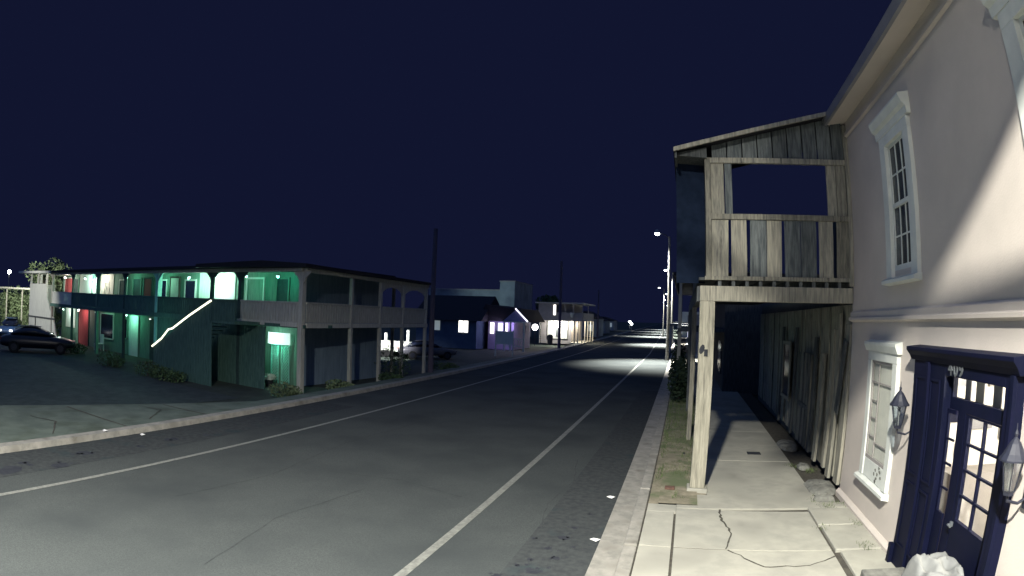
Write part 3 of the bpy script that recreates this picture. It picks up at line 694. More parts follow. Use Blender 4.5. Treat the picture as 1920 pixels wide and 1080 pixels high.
# ground floor wall (leaning planks) and door
lw = MB(); 
yy = PY+.12; rb = random.Random(21)
WB = []
while yy < 23.8:
    wd = rb.uniform(.16, .30); off = rb.uniform(0, .05); x = 3.16 + .02*(yy-PY)*.5 + off
    WB.append((yy, wd, x)); yy += wd + rb.uniform(.005, .03)
for k, (y, wd, x) in enumerate(WB):
    (lw).add([(x, y, .25), (x, y+wd, .25), (x-.03, y+wd+rb.uniform(-.02,.02), 3.55), (x-.03, y, 3.55), (x+.03, y, .25), (x+.03, y+wd, .25), (x, y+wd, 3.55), (x, y, 3.55)],
             [(0,1,2,3),(4,7,6,5),(0,3,7,4),(1,5,6,2),(3,2,6,7),(0,4,5,1)])
lw.build('plank_wall', 'wood', wb)
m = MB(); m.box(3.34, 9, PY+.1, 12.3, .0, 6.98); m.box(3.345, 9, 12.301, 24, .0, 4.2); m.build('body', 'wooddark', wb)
for (y0, y1, z0, z1, xx, mm) in ((10.16, 10.46, .3, 3.2, 3.04, 'woodpost'), (10.72, 10.95, .28, 3.4, 3.0, 'wood'), (11.25, 11.42, .35, 3.1, 3.02, 'woodpost'), (12.0, 12.25, .3, 2.6, 3.0, 'wood'), (12.9, 13.1, .3, 2.9, 3.05, 'wooddark'), (15.2, 15.4, .3, 3.1, 3.05, 'wooddark'), (17.2, 17.4, .3, 3.1, 3.05, 'wooddark')):
    m = MB(); dy = rb.uniform(-.08, .08)
    m.add([(xx,y0,z0),(xx+.06,y0,z0),(xx+.06,y1,z0),(xx,y1,z0),(xx+.05,y0+dy,z1),(xx+.11,y0+dy,z1),(xx+.11,y1+dy,z1),(xx+.05,y1+dy,z1)],
        [(0,3,2,1),(4,5,6,7),(0,1,5,4),(1,2,6,5),(2,3,7,6),(3,0,4,7)])
    m.build('wall_plank', mm, wb, bevel=.006)
m = MB(); m.add([(3.0, 10.5, 1.55), (3.0, 10.15, 2.9), (3.0, 10.3, 2.95), (3.0, 10.72, 1.6), (3.03, 10.5, 1.55), (3.03, 10.15, 2.9), (3.03, 10.3, 2.95), (3.03, 10.72, 1.6)], [(0,1,2,3),(4,7,6,5),(0,4,5,1),(1,5,6,2),(2,6,7,3),(3,7,4,0)])
m.build('brace', 'wooddark', wb)
m = MB(); m.box(3.08, 3.12, 13.3, 14.5, .3, 2.5); dd = m.build('door', 'wood', wb, label='old plank door in the dark under the porch')
m = MB()
for y in (13.3, 13.55, 13.95, 14.42): m.box(3.05, 3.08, y, y+.08, .3, 2.5)
m.box(3.045, 3.078, 13.38, 14.42, 1.2, 1.3); m.build('ledge', 'woodblue', dd)
m = MB(); m.box(3.06, 3.09, 15.8, 16.8, 1.2, 2.6); ww = m.build('window', 'darkglass', wb)
m = MB(); m.box(3.03, 3.06, 15.7, 15.8, 1.1, 2.7); m.box(3.03, 3.06, 16.8, 16.9, 1.1, 2.7); m.box(3.03, 3.06, 15.8, 16.8, 2.6, 2.7); m.box(3.03, 3.06, 15.8, 16.8, 1.1, 1.2); m.build('frame', 'woodpost', ww)
# stone blocks at the wall foot
def rock(x, y, rx, ry, rz, z0, lab):
    m = MB(); vs = []
    n = 12; k = 5
    for i in range(k+1):
        ph = math.pi*i/k/2; r = math.cos(ph) ** .5 if i < k else .05
        for q in range(n):
            t = 2*math.pi*q/n; c_, s_ = math.cos(t), math.sin(t); sq = 1/max(abs(c_), abs(s_))**.7
            f_ = 1 + .14*noise.noise(Vector((c_*2+x*7, s_*2+y*5, i*.7)))
            vs.append((x+rx*c_*sq*r*f_, y+ry*s_*sq*r*f_, z0+rz*math.sin(ph)*f_))
    m.add(vs, [(i*n+q, i*n+(q+1) % n, (i+1)*n+(q+1) % n, (i+1)*n+q) for i in range(k) for q in range(n)] + [tuple(range(k*n, k*n+n))])
    tag(m.build('stone_block', 'stone', smooth=False), lab, 'stone')
rock(2.83, 10.5, .28, .50, .11, .13, 'flat grey stone step at the corner where planks meet the pink wall')
rock(2.72, 9.72, .20, .10, .10, .14, 'small grey kerb stone in front of the flat stone step')
rock(2.85, 14.3, .26, .55, .12, .13, 'grey stone doorstep further back under the wooden porch')
rock(2.82, 12.1, .14, .22, .10, .13, 'small rough stone against the plank wall')

# ------------------------------------------------------------------ buildings further along the right side
nb = thing('shopfront', (1.5, 26, .15), 'dark porch fronted shop beyond the weathered plank building', 'shop', 'dark shops on the right side')
m = MB(); m.box(1.9, 9, 25.5, 44, 0, 5.2); m.build('wall', 'wooddark', nb)
m = MB(); m.box(-.45, 9.2, 25.2, 44.3, 5.2, 5.35); m.build('roof', 'shingle', nb)
m = MB(); m.box(-.2, 1.9, 25.4, 44, 2.75, 2.9); m.build('awning', 'wooddark', nb)
for y in (25.6, 30.0, 34.5, 39, 43.6):
    m = MB(); m.box(-.2, -.05, y, y+.15, .12, 5.2); m.build('post', 'fadedwood' if y < 26 else 'wooddark', nb)
m = MB(); m.box(1.86, 1.9, 27, 29, .8, 2.3); m.build('window', 'darkglass', nb)
m = MB(); m.box(1.86, 1.9, 33, 36, .8, 2.3); m.build('window', 'darkglass', nb)
nb2 = thing('shopfront', (1.5, 52, .15), 'low pale shop beyond the first street lamp, lit by a lamp under its awning', 'shop')
m = MB(); m.box(.8, 9, 56, 76, 0, 3.9); m.build('wall', 'store', nb2)
m = MB(); m.box(-1.3, .8, 56, 76, 2.75, 2.9); m.build('awning', 'wooddark', nb2)
for y in (56.1, 62, 69, 75.6):
    m = MB(); m.box(-1.3, -1.15, y, y+.15, .12, 2.75); m.build('post', 'polegrey', nb2)
for y in (64, 70): m = MB(); m.box(.76, .8, y, y+2, .8, 2.3); m.build('window', 'e_cool', nb2)
for i, (y0, y1, x, h, mm) in enumerate(((84, 104, -.6, 4.2, 'store'), (110, 135, -1.6, 5.0, 'palewall'), (142, 170, -2.6, 4.0, 'store'))):
    t = thing('shopfront', (x+3, y0, .1), ('pale low shop behind the far street lamps on the right', 'taller pale shop far down the right side', 'last low shop visible at the end of the street')[i], 'shop')
    m = MB(); m.box(x+1.5, x+12, y0, y1, 0, h); m.build('wall', mm, t)
    m = MB(); m.box(x-.3, x+1.5, y0, y1, 2.8, 2.95); m.build('awning', 'wooddark', t)
    m = MB(); m.box(x+1.45, x+1.5, y0+3, y0+6, .8, 2.2); m.build('window', 'e_cool', t)

# bushes along the right strip, dark
def bush(name, spots, m_, lab, cat='shrub', seed=1, n=350, s=.09, group=None):
    rr = random.Random(seed); mb = MB(); c0 = spots[0]
    for (x, y, z, r, h) in spots: leaves(mb, (x, y, z + h*.5), (r, r, h*.55), n, s, rng=rr, hollow=.2)
    t = thing(name, (c0[0], c0[1], c0[2]), lab, cat, group)
    mb.build('foliage', m_, t)
    for (x, y, z, r, h) in spots:
        st = MB()
        for q in range(3): st.tube([(x, y, z-.05), (x+rr.uniform(-.3, .3)*r, y+rr.uniform(-.3, .3)*r, z+h*.7)], [.02, .008], 5)
        st.build('stem', 'bark', t)
    return t
bush('shrub', [(-.02, 21.5, .13, .45, 1.3), (-.05, 23, .13, .45, 1.6), (0, 24.6, .13, .4, 1.5)], 'leafdark', 'dark leafy shrub in the kerb strip beyond the thin post', seed=4, n=500)
bush('shrub', [(-.1, 29, .13, .45, 1.6), (-.15, 31.5, .13, .45, 1.9)], 'leafdark', 'tall dark shrub by the kerb just before the lit road', seed=5, n=500)

# ------------------------------------------------------------------ street lamps
def lamp_proto(label):
    t = thing('street_lamp', (0, 0, 0), label, 'street lamp', 'street lamps down the right side')
    m = MB(); m.tube([(0, 0, 0), (0, 0, 9.6)], [.13, .085], 10); m.build('pole', 'lamppole', t)
    m = MB(); m.tube([(0, 0, 9.45), (-.3, -.02, 9.75), (-.9, -.05, 9.95)], .035, 8); m.build('arm', 'blackmetal', t)
    m = MB(); m.lathe((-.98, -.05, 9.86), [(.10, .30), (.12, .28), (.18, .12), (.22, .06), (.22, .02)], 12); h = m.build('lamp_head', 'polegrey', t)
    m = MB(); m.lathe((-.98, -.05, 9.70), [(.04, 0), (.14, .04), (.2, .12), (.2, .17)], 12); m.build('lens', 'e_lamp', h)
    return t
lamp_labels = ['nearest tall street lamp on a pale pole, beside the brightly lit road patch',
  'second street lamp, directly behind the pole of the nearest one', 'third street lamp, its white light left of the tall pale pole',
  'fourth street lamp, small light close to the pale pole', 'fifth street lamp, smaller light below the fourth',
  'farthest street lamp at the end of the row']
# x of pole, y, z of base, spot power
LS = [(-1.12, 44.6, 0.14, 56000, 76), (-1.45, 77, 0.14, 60000, 72), (-3.8, 114, -.1, 40000, 90), (-3.1, 138, -.2, 20000, 90), (-4.3, 165, -.6, 40000, 100), (-4.6, 205, -1.2, 40000, 100)]
proto = lamp_proto(lamp_labels[0])
for i, (x, y, z, pw, sz) in enumerate(LS):
    o = proto if i == 0 else copy_tree(proto)
    o['label'] = lamp_labels[i]; o.location = (x, y, z)
    spot('lamp_light', (-.98, -.05, 9.62), ((-.2 if i < 2 else -1.2), -2.6 if i == 0 else -1.0, 0), pw, (1.0, .98, .90), sz, 1.0, .15, o)

# utility poles
def pole(x, y, h, r, lab, m_='polewood', cross=True):
    t = thing('utility_pole', (x, y, 0), lab, 'pole')
    m = MB(); m.tube([(x, y, -.1), (x, y, h)], [r, r*.75], 10); m.build('pole', m_, t)
    if cross:
        m = MB(); m.box(x-1.0, x+1.0, y-.06, y+.06, h-.6, h-.48); m.build('crossarm', m_, t)
        m = MB()
        for q in (-.9, -.4, .4, .9): m.lathe((x+q, y, h-.48), [(.03, 0), (.05, .04), (.03, .1), (.01, .12)], 8)
        m.build('insulator', 'stone', t)
    return t
pole(-12.78, 27.2, 7.7, .15, 'dark wooden utility pole at the end of the long green porch', cross=False)
pole(-12.35, 56.5, 9.0, .16, 'dark utility pole in front of the lit two storey store', cross=False)
pole(-14.2, 95, 8, .14, 'faint thin pole beyond the lit store', cross=False)

# ------------------------------------------------------------------ green lit porch building on the left
n_ = math.sqrt(1.01)
def TW(u, d, z): return (-14.6 - u/n_ + d*.1/n_, 18.4 + u*.1/n_ + d/n_, z)
GZ = -.36
gb = thing('porch_motel', (-14.6, 18.4, GZ), 'long two storey wooden building with wraparound porches lit green', 'building')
TEAL = (.30, 1.0, .68); TW2 = (.62, 1.0, .85)
UL = 30.5
m = MB(TW); m.box(1.9, UL, 2.0, 2.2, GZ, 4.86); m.build('wall', 'greenwall', gb)
m = MB(TW); m.box(1.9, UL, 2.2, 8.0, GZ, 4.84); m.build('back_rooms', 'slate', gb)
m = MB(TW); m.prism([(-.35, 4.84), (-.35, 4.98), (2.2, 5.12), (8.2, 5.12), (8.2, 4.86)], 'x', 1.0, UL+.3)
m.prism([(-.35, 4.84), (-.35, 4.98), (2.2, 5.12), (8.2, 5.12), (8.2, 4.86)], 'x', 28.3, 28.31)
m.build('roof', 'shingle', gb)
m = MB(TW); m.box(-.1, UL-2.4, -.12, .04, 4.68, 4.83); m.build('eave_beam', 'fadedwood', gb)
m = MB(TW); m.box(-.05, UL-2.4, 0.03, 2.0, 2.38, 2.52); m.build('deck', 'greenlit', gb)
m = MB(TW); m.box(0.1, 4.0, -.06, .03, 2.42, 2.60); m.build('deck_beam', 'fadedwood', gb, label='pale beam edge nearest the corner post')
m = MB(TW); m.box(4.0, UL-2.4, -.04, .03, 2.36, 2.58); m.build('deck_beam', 'greenlit', gb)
# posts
posts = [(0, 'fadedwood', .11), (3.95, 'greendark', .10), (6.15, 'greendark', .08), (11.3, 'teallit', .14), (15.2, 'greendark', .07), (19.2, 'greenwall', .10), (23.6, 'greenlit', .08), (27.9, 'fadedwood', .09)]
for u, mm, r in posts:
    z0 = GZ if u != 6.15 else 2.5
    m = MB(TW); m.box(u-r, u+r, -.02, 2*r-.02, z0, 4.68); m.build('post', mm, gb, bevel=.01)
    for s_ in (-1, 1):
        m = MB(TW); m.prism([(u+s_*r, 4.68), (u+s_*r, 4.2), (u+s_*(r+.1), 4.42), (u+s_*(r+.42), 4.68)], 'y', .01, .06); m.build('bracket', mm, gb)
# railing: boards
def wing_rail(u0, u1, mm, zt=3.42, step=.19, gap=.02):
    m = MB(TW); u = u0
    while u < u1 - .02:
        m.box(u+gap, min(u+step, u1), .0, .025, 2.62, zt-.05); u += step
    m.box(u0, u1, -.03, .05, zt-.05, zt+.03); m.box(u0, u1, -.03, .05, 2.585, 2.64)
    m.build('railing', mm, gb)
wing_rail(.12, 3.84, 'fadedwood'); wing_rail(4.06, 11.15, 'greenlit'); wing_rail(11.45, 19.08, 'greenlit'); wing_rail(19.32, 23.5, 'greenlit'); wing_rail(23.7, 27.8, 'palewall')
# doors, windows and curtains on the back wall
def panel(name, u0, u1, z0, z1, mm, d=1.985, lab=None, frame=None, slats=0):
    m = MB(TW); m.box(u0, u1, d-.03, d+.012, z0, z1); o = m.build(name, mm, gb, label=lab)
    if frame:
        m = MB(TW); t = .09
        m.box(u0-t, u0, d-.06, d+.012, z0, z1+t); m.box(u1, u1+t, d-.06, d+.012, z0, z1+t); m.box(u0, u1, d-.06, d+.012, z1, z1+t)
        if z0 > .2 and z0 not in (2.52,): m.box(u0, u1, d-.06, d+.012, z0-t, z0)
        m.build('frame', frame, o)
    return o
panel('door', 28.1, 29.9, 2.52, 4.55, 'redcloth', lab='red upper door', frame='palewall')
panel('window', 27.0, 27.8, 3.0, 4.5, 'greendark', frame='greenwall')
panel('wall_panel', 24.4, 26.7, 2.53, 4.83, 'palewall'); panel('door', 22.9, 24.2, 2.52, 4.5, 'palewall', frame='greenwall')
panel('wall_panel', 20.6, 22.8, 2.53, 4.83, 'cream'); panel('window', 21.3, 22.0, 3.2, 4.3, 'palewall', frame='cream')
panel('window', 18.6, 19.6, 3.1, 4.4, 'greendark', frame='palewall')
panel('door', 16.6, 17.6, 2.52, 4.5, 'greendark', frame='greenwall')
panel('door', 15.2, 16.1, 2.52, 4.5, 'redcloth', frame='greendark')
panel('window', 13.4, 14.4, 3.1, 4.4, 'darkglass', frame='palewall')
panel('door', 12.0, 12.9, 2.52, 4.55, 'cream', frame='bark')
panel('window', 10.3, 11.3, 3.1, 4.4, 'darkglass', frame='palewall')
panel('wall_panel', 6.7, 9.9, 2.53, 4.83, 'palewall', lab='brightly lit white wall panel behind the stair head')
panel('window', 4.5, 5.7, 3.0, 4.5, 'greenwall', frame='palewall'); panel('door', 2.75, 3.5, 2.52, 4.5, 'greendark', frame='greenwall')
panel('door', 24.7, 26.6, GZ, 2.25, 'redcloth', lab='red lower door', frame='greendark')
panel('window', 20.4, 22.4, .5, 2.1, 'darkglass', frame='palewall', lab='dark lower opening with pale green frame')
panel('wall_panel', 27.4, 29.4, .8, 2.3, 'palewall'); panel('door', 16.7, 18.0, GZ, 2.2, 'palewall', frame='greenwall')
panel('window', 18.3, 18.9, .7, 1.9, 'darkglass', frame='greenwall')
panel('window', 12.5, 13.3, .5, 2.0, 'redcloth', frame='palewall'); panel('door', 14.2, 15.2, GZ, 2.1, 'greendark')
def porch_light(u, d, z, power, col, parent=gb, em='e_teal'):
    f = MB(TW); f.lathe((u, d, z), [(.03, .16), (.09, .15), (.10, .12)], 8); o = f.build('ceiling_lamp', 'blackmetal', parent)
    e = MB(TW); e.lathe((u, d, z), [(.02, 0), (.07, .03), (.08, .11)], 8); e.build('bulb', em, o)
    bulb('porch_bulb', Vector(TW(u, d, z-.08)) - ORG[gb.name], power, col, .06, gb)
porch_light(7.7, 1.25, 4.45, 230, TW2); porch_light(9.6, 1.0, 4.45, 90, (.4, 1, .75)); porch_light(4.6, .9, 4.5, 34, (.15, 1, .62))
porch_light(24.0, 1.2, 4.45, 190, TW2); porch_light(21.8, 1.2, 4.45, 110, (1, .95, .82), em='e_white'); porch_light(27.9, 1.1, 4.5, 70, (1, .85, .75), em='e_white')
porch_light(13.2, 1.2, 4.5, 40, (.3, 1, .68)); porch_light(17.2, 1.2, 4.5, 34, (.3, 1, .68)); porch_light(2.6, 1.1, 4.5, 24, (.12, 1, .7))
porch_light(17.2, 1.3, 2.15, 60, (.25, 1, .65)); porch_light(25.2, 1.3, 2.15, 50, (1, .55, .55), em='e_white'); porch_light(28.2, 1.2, 2.1, 60, (.75, 1, .9))
porch_light(20.9, .8, 2.15, 24, (.35, 1, .7)); porch_light(13.6, 1.0, 2.1, 12, (.9, .8, .7), em='e_dim')
# chair outside the dark opening
ch = thing('porch_chair', TW(21.3, 1.3, GZ), 'pale wooden chair under the porch in front of the dark opening', 'chair')
m = MB(TW); m.box(21.0, 21.55, 1.0, 1.5, .08, .13); m.build('seat', 'palewall', ch)
m = MB(TW); m.box(21.0, 21.55, 1.5, 1.55, .13, .75); m.build('backrest', 'palewall', ch)
for a, b in ((21.0, 1.0), (21.5, 1.0), (21.0, 1.5), (21.5, 1.5)):
    m = MB(TW); m.box(a, a+.05, b, b+.05, GZ, .08); m.build('leg', 'palewall', ch)
# stair in front of the wing: closed board side, treads, lit rope on its rail
m = MB(TW)
u = 4.0
while u < 9.0:
    t = (u-4.0)/5.0; zt = 3.32 - t*2.35
    m.prism([(u+.01, GZ), (u+.19, GZ), (u+.19, zt-.09), (u+.01, zt)], 'y', -1.5, -1.47); u += .2
m.build('stair_side', 'greenlit', gb, label='closed board side under the stair')
m = MB(TW)
for i in range(15):
    u = 4.2 + i*.33; z = 2.4 - i*.185; m.box(u, u+.36, -1.46, -.2, z-.04, z)
m.build('stair_tread', 'greenlit', gb)
m = MB(TW); m.box(2.4, 4.2, -1.5, 0, 2.40, 2.52); m.build('stair_landing', 'greenlit', gb)
m = MB(TW); u = 2.4
while u < 4.0: m.box(u, u+.17, -1.5, -1.475, 2.5, 3.3); u += .19
m.build('landing_railing', 'greenlit', gb)
m = MB(TW); m.tube([(4.1, -1.52, 3.34), (5.8, -1.52, 2.62), (7.2, -1.52, 1.96), (7.55, -1.52, 1.90), (8.2, -1.52, 1.42), (9.1, -1.52, .98)], .042, 6); m.build('rope_light', 'e_rope', gb)
bulb('post_fill', Vector(TW(10.2, -1.1, 1.6)) - ORG[gb.name], 16, (.3, 1, .75), .05, gb)  # added bulb without a fixture, brightens the teal post
# lower wall near the corner and lattice door
m = MB(TW); u = 2.1
while u < 11: 
    m.box(u, u+.19, -.001, .03, GZ, 2.35); u += .2
m.build('lower_boarding', 'greenlit', gb)
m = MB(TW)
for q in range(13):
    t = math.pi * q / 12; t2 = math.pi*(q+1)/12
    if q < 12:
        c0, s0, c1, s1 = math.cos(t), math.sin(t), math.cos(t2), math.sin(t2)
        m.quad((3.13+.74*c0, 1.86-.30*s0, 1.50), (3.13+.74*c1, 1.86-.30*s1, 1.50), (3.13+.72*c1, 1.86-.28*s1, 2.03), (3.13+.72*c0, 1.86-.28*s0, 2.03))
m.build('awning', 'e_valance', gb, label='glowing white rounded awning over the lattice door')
for a, b in ((3.22, 3.68), (2.50, 2.95)):
    m = MB(TW)
    for k in range(-9, 16):
        for sg in (-1, 1):
            # diagonal slats clipped to the panel
            z0_ = .0 + k*.14
            pts = []
            for i in range(9):
                uu = a + (b-a)*i/8; zz = z0_ + sg*(uu-a) - .1 + (0 if sg > 0 else .45)
                if -.25 < zz < 1.46: pts.append((uu, zz))
            if len(pts) > 1:
                (ua, za), (ub, zb) = pts[0], pts[-1]
                m.add([(ua, 1.9+.012*sg, za-.018), (ub, 1.9+.012*sg, zb-.018), (ub, 1.9+.012*sg, zb+.018), (ua, 1.9+.012*sg, za+.018),
                       (ua, 1.91+.012*sg, za-.018), (ub, 1.91+.012*sg, zb-.018), (ub, 1.91+.012*sg, zb+.018), (ua, 1.91+.012*sg, za+.018)], [(0,1,2,3),(4,7,6,5),(3,2,6,7),(0,4,5,1)])
    m.box(a-.03, a, 1.87, 1.94, GZ, 1.5); m.box(b, b+.03, 1.87, 1.94, GZ, 1.5)
    m.build('lattice', 'teallit', gb)
bulb('valance_bulb', Vector(TW(3.2, .9, 2.15)) - ORG[gb.name], 45, (.62, 1, .88), .05, gb)
bulb('lattice_fill', Vector(TW(3.1, 1.45, 1.35)) - ORG[gb.name], 22, (.2, 1, .7), .05, gb)  # added bulb without a fixture, turns the lattice teal
# street wing: porch along the road, x = -14.6 .. , y from 18.4 to 30
SX = -14.45
m = MB(); m.box(-18.4, -16.6, 20.86, 23.8, GZ, 4.84); m.build('street_rooms', 'slate', gb)
m = MB(); m.prism([(-20.9, 5.0), (-16.6, 5.12), (-14.15, 4.98), (-14.15, 4.84), (-20.9, 4.84)], 'y', 18.05, 30.1); m.build('street_roof', 'shingle', gb)
m = MB(); m.box(-14.5, -14.35, 18.42, 30, 4.66, 4.83); m.build('eave_beam', 'fadedwood', gb)
m = MB(); m.box(-16.6, -14.42, 18.45, 30, 2.38, 2.52); m.build('deck', 'greenlit', gb)
m = MB(); m.box(-14.47, -14.38, 18.6, 30, 2.40, 2.60); m.build('deck_beam', 'fadedwood', gb)
for y in (21.95, 24.6, 27.0, 29.8):
    m = MB(); m.box(-14.52, -14.36, y-.08, y+.08, GZ-.1, 4.66); m.build('post', 'fadedwood', gb, bevel=.01)
m = MB(); y = 18.6
while y < 29.7: m.box(-14.46, -14.435, y, y+.17, 2.62, 3.38); y += .19
m.box(-14.5, -14.4, 18.6, 29.8, 3.38, 3.46); m.build('railing', 'fadedwood', gb)
m = MB(); y = -16.5
while y < -14.6: m.box(y, y+.17, 29.85, 29.88, 2.62, 3.38); y += .19
m.box(-16.55, -14.6, 29.82, 29.9, 3.38, 3.46); m.build('railing', 'fadedwood', gb)
m = MB(); m.box(-16.65, -16.5, 29.7, 29.85, GZ, 4.66); m.build('post', 'fadedwood', gb); m = MB(); m.box(-16.65, -16.5, 27, 27.15, GZ, 2.4); m.build('post', 'fadedwood', gb)
for y0, y1 in ((24.68, 26.92), (27.08, 29.72)):      # arched spandrels
    m = MB(); n = 12; yc = (y0+y1)/2; hw = (y1-y0)/2
    for k in range(n):
        t0, t1 = math.pi*k/n, math.pi*(k+1)/n
        ya, yb = yc - hw*math.cos(t0), yc - hw*math.cos(t1); za, zb = 3.95 + .5*math.sin(t0), 3.95 + .5*math.sin(t1)
        m.add([(-14.46, ya, za), (-14.46, yb, zb), (-14.46, yb, 4.66), (-14.46, ya, 4.66), (-14.43, ya, za), (-14.43, yb, zb), (-14.43, yb, 4.66), (-14.43, ya, 4.66)], [(0,1,2,3),(4,7,6,5),(0,4,5,1)])
    m.build('arch', 'fadedwood', gb)

# white stair tower at the far left end
wt = thing('white_stair_tower', TW(34, -1, GZ), 'white boarded stair tower at the far left end of the porch building', 'stair tower')
def TT(x, y, z): return (-46.9 + x, 21.2 + y, z)
m = MB(TT); m.prism([(0, GZ), (5.6, GZ), (5.1, 1.0), (3.6, 2.9), (3.4, 4.0), (0, 4.0)], 'y', 0, .12); m.build('wall', 'palewall', wt)
m = MB(TT); m.box(0, .12, .13, 2.5, GZ, 4.0); m.build('wall', 'palewall', wt)
for x in (0.05, 1.5, 2.1, 3.2): m = MB(TT); m.box(x, x+.16, 0, .14, 4.0, 4.78); m.build('post', 'palewall', wt)
m = MB(TT); m.box(-1.4, 5.0, -.6, 2.8, 4.78, 4.95); m.build('roof', 'palewall', wt)
m = MB(TT); m.box(-.1, 5.3, -.05, -.01, 1.35, 1.47); m.box(1.4, 1.52, -.05, -.01, GZ, 1.35); m.build('batten', 'wooddark', wt)
m = MB(TT); m.prism([(3.9, 3.5), (5.0, 3.4), (5.4, 2.2), (4.3, 2.3)], 'y', .3, .4); m.build('side_panel', 'palewall', wt)
spot('tower_fill', (-43.5, 13.5, 5.5), (-44.5, 21, 2), 2200, (1, .97, .88), 60, .7, .1)  # unseen spot without a fixture, brightens the tower
# pale yard lamp far left
t = thing('yard_lamp', (-113, 46, 0), 'distant white yard lamp at the left edge above the hedge', 'lamp')
m = MB(); m.tube([(-113, 46, 0), (-113, 46, 6.6)], .1, 8); m.build('pole', 'polegrey', t)
m = MB(); m.lathe((-113, 46, 6.6), [(.1, 0), (.34, .15), (.34, .6), (.1, .75)], 10); m.build('lens', 'e_lamp', t)
# hedge and tree
hg = thing('hedge', (-53, 24, GZ), 'pale green lit hedge behind a rail at the left edge', 'hedge')
mb = MB()
for i in range(12): leaves(mb, (-60 + i*1.15, 24 + .2*(i % 2), 1.7), (1.1, .8, 2.1), 520, .17, hollow=.3)
mb.build('foliage', 'leafpale', hg)
m = MB()
for i in range(7): m = MB(); m.tube([(-60+i*2, 24, GZ), (-60+i*2, 24, 1.5)], .06, 5); m.build('stem', 'bark', hg)
m = MB(); m.box(-62, -47.2, 23.0, 23.1, 3.52, 3.66)
for i in range(4): m.box(-61.5+i*4.2, -61.4+i*4.2, 23.12, 23.22, GZ, 3.60)
tag(m.build('fence', 'fadedwood'), 'thin pale top rail fence along the hedge', 'fence')
def tree(x, y, z, h, r, lab, m_='leaf', n=2200, s=.22, seed=1, trunk=True):
    rr = random.Random(seed); t = thing('tree', (x, y, z), lab, 'tree')
    tk = MB(); tk.tube([(x, y, z), (x+.1, y, z+h*.45), (x, y+.1, z+h*.8)], [.22, .15, .06], 8)
    for q in range(6):
        a = rr.uniform(0, 6.28); tk.tube([(x+.05, y, z+h*.45), (x+math.cos(a)*r*.6, y+math.sin(a)*r*.6, z+h*rr.uniform(.6, .85))], [.09, .03], 6)
    tk.build('trunk', 'bark', t)
    mb = MB()
    for q in range(9):
        a = rr.uniform(0, 6.28); q_ = rr.uniform(.2, .75)*r
        leaves(mb, (x+math.cos(a)*q_, y+math.sin(a)*q_, z+h*rr.uniform(.55, .9)), (r*.48, r*.48, r*.4), n//9, s, rng=rr)
    mb.build('crown', m_, t)
    return t
tree(-54.3, 27.0, GZ, 7.1, 2.7, 'small lit tree rising behind the white stair tower', 'leafpale', 2600, .2, 5)
spot('hedge_fill', (-50, 16, 6.5), (-55, 24, 2.5), 9000, (1, 1, .85), 85, .8, .15)  # unseen spot without a fixture, set to brighten the hedge
tree(-22, 92, 0, 6.5, 3.2, 'dark tree between the gabled house and the lit store', n=1500, s=.35, seed=9)
tree(6, 70, 0, 10, 4, 'dark tree behind the shops on the right', n=1500, s=.35, seed=12)

# shrubs round the green building
sh_spots = [((TW(22.3, -1.5, GZ)), .8, .6, 'leaf', 'low dark shrub below the pale chair', 21), ((TW(19.8, -1.6, GZ)), .9, .8, 'leaf', 'dark bushy shrub between the lit doors', 22),
            ((TW(12.4, -2.4, GZ)), .7, .8, 'leaf', 'dark shrub at the foot of the lit stair', 23), ((TW(8.2, -2.3, GZ)), .8, .7, 'leaf', 'green tinged shrub along the stair side', 24),
            ((TW(6.5, -2.4, GZ)), .8, .6, 'leaf', 'low shrub beneath the middle of the stair', 25), ((-14.5, 17.2, -.3), .55, .6, 'leafpale', 'grey green shrub beside the corner post', 26),
            ((-14.1, 20.4, -.3), .5, .5, 'leafpale', 'small shrub between the corner post and the next post', 27), ((-15.0, 26.6, -.3), .8, 1.7, 'leaf', 'tall dark bush under the arched end of the porch', 28),
            ((-13.3, 23.6, -.1), .5, .4, 'leaf', 'low dark plant beside the kerb near the second porch post', 29), ((-13.6, 30.5, -.1), .7, .5, 'leaf', 'low dark plant near the utility pole', 30)]
for (p, r, h, mm, lab, sd_) in sh_spots:
    bush('shrub', [(p[0], p[1], p[2], r, h), (p[0]+r*.8, p[1]+.2, p[2], r*.7, h*.8)], mm, lab, seed=sd_, n=320, s=.07)
# pale boulder / planter with flowers under the lattice door
t = thing('flower_pot', (-17.3, 19.6, GZ), 'pot of pale flowers in front of the lattice door', 'planter')
m = MB(); m.lathe((-17.3, 19.6, GZ), [(.14, 0), (.22, .28), (.24, .3), (.2, .3)], 12); m.build('pot', 'tar', t)
mb = MB(); leaves(mb, (-17.3, 19.6, GZ+.42), (.36, .3, .16), 350, .06, hollow=.0); mb.build('flowers', 'palewall', t)

# parking lot
m = MB(); m.quad((-70, 2, -.335), (-17.2, 2, -.335), (-15.6, 16, -.335), (-70, 20.5, -.335)); struct('parking_ground', m, 'lot')

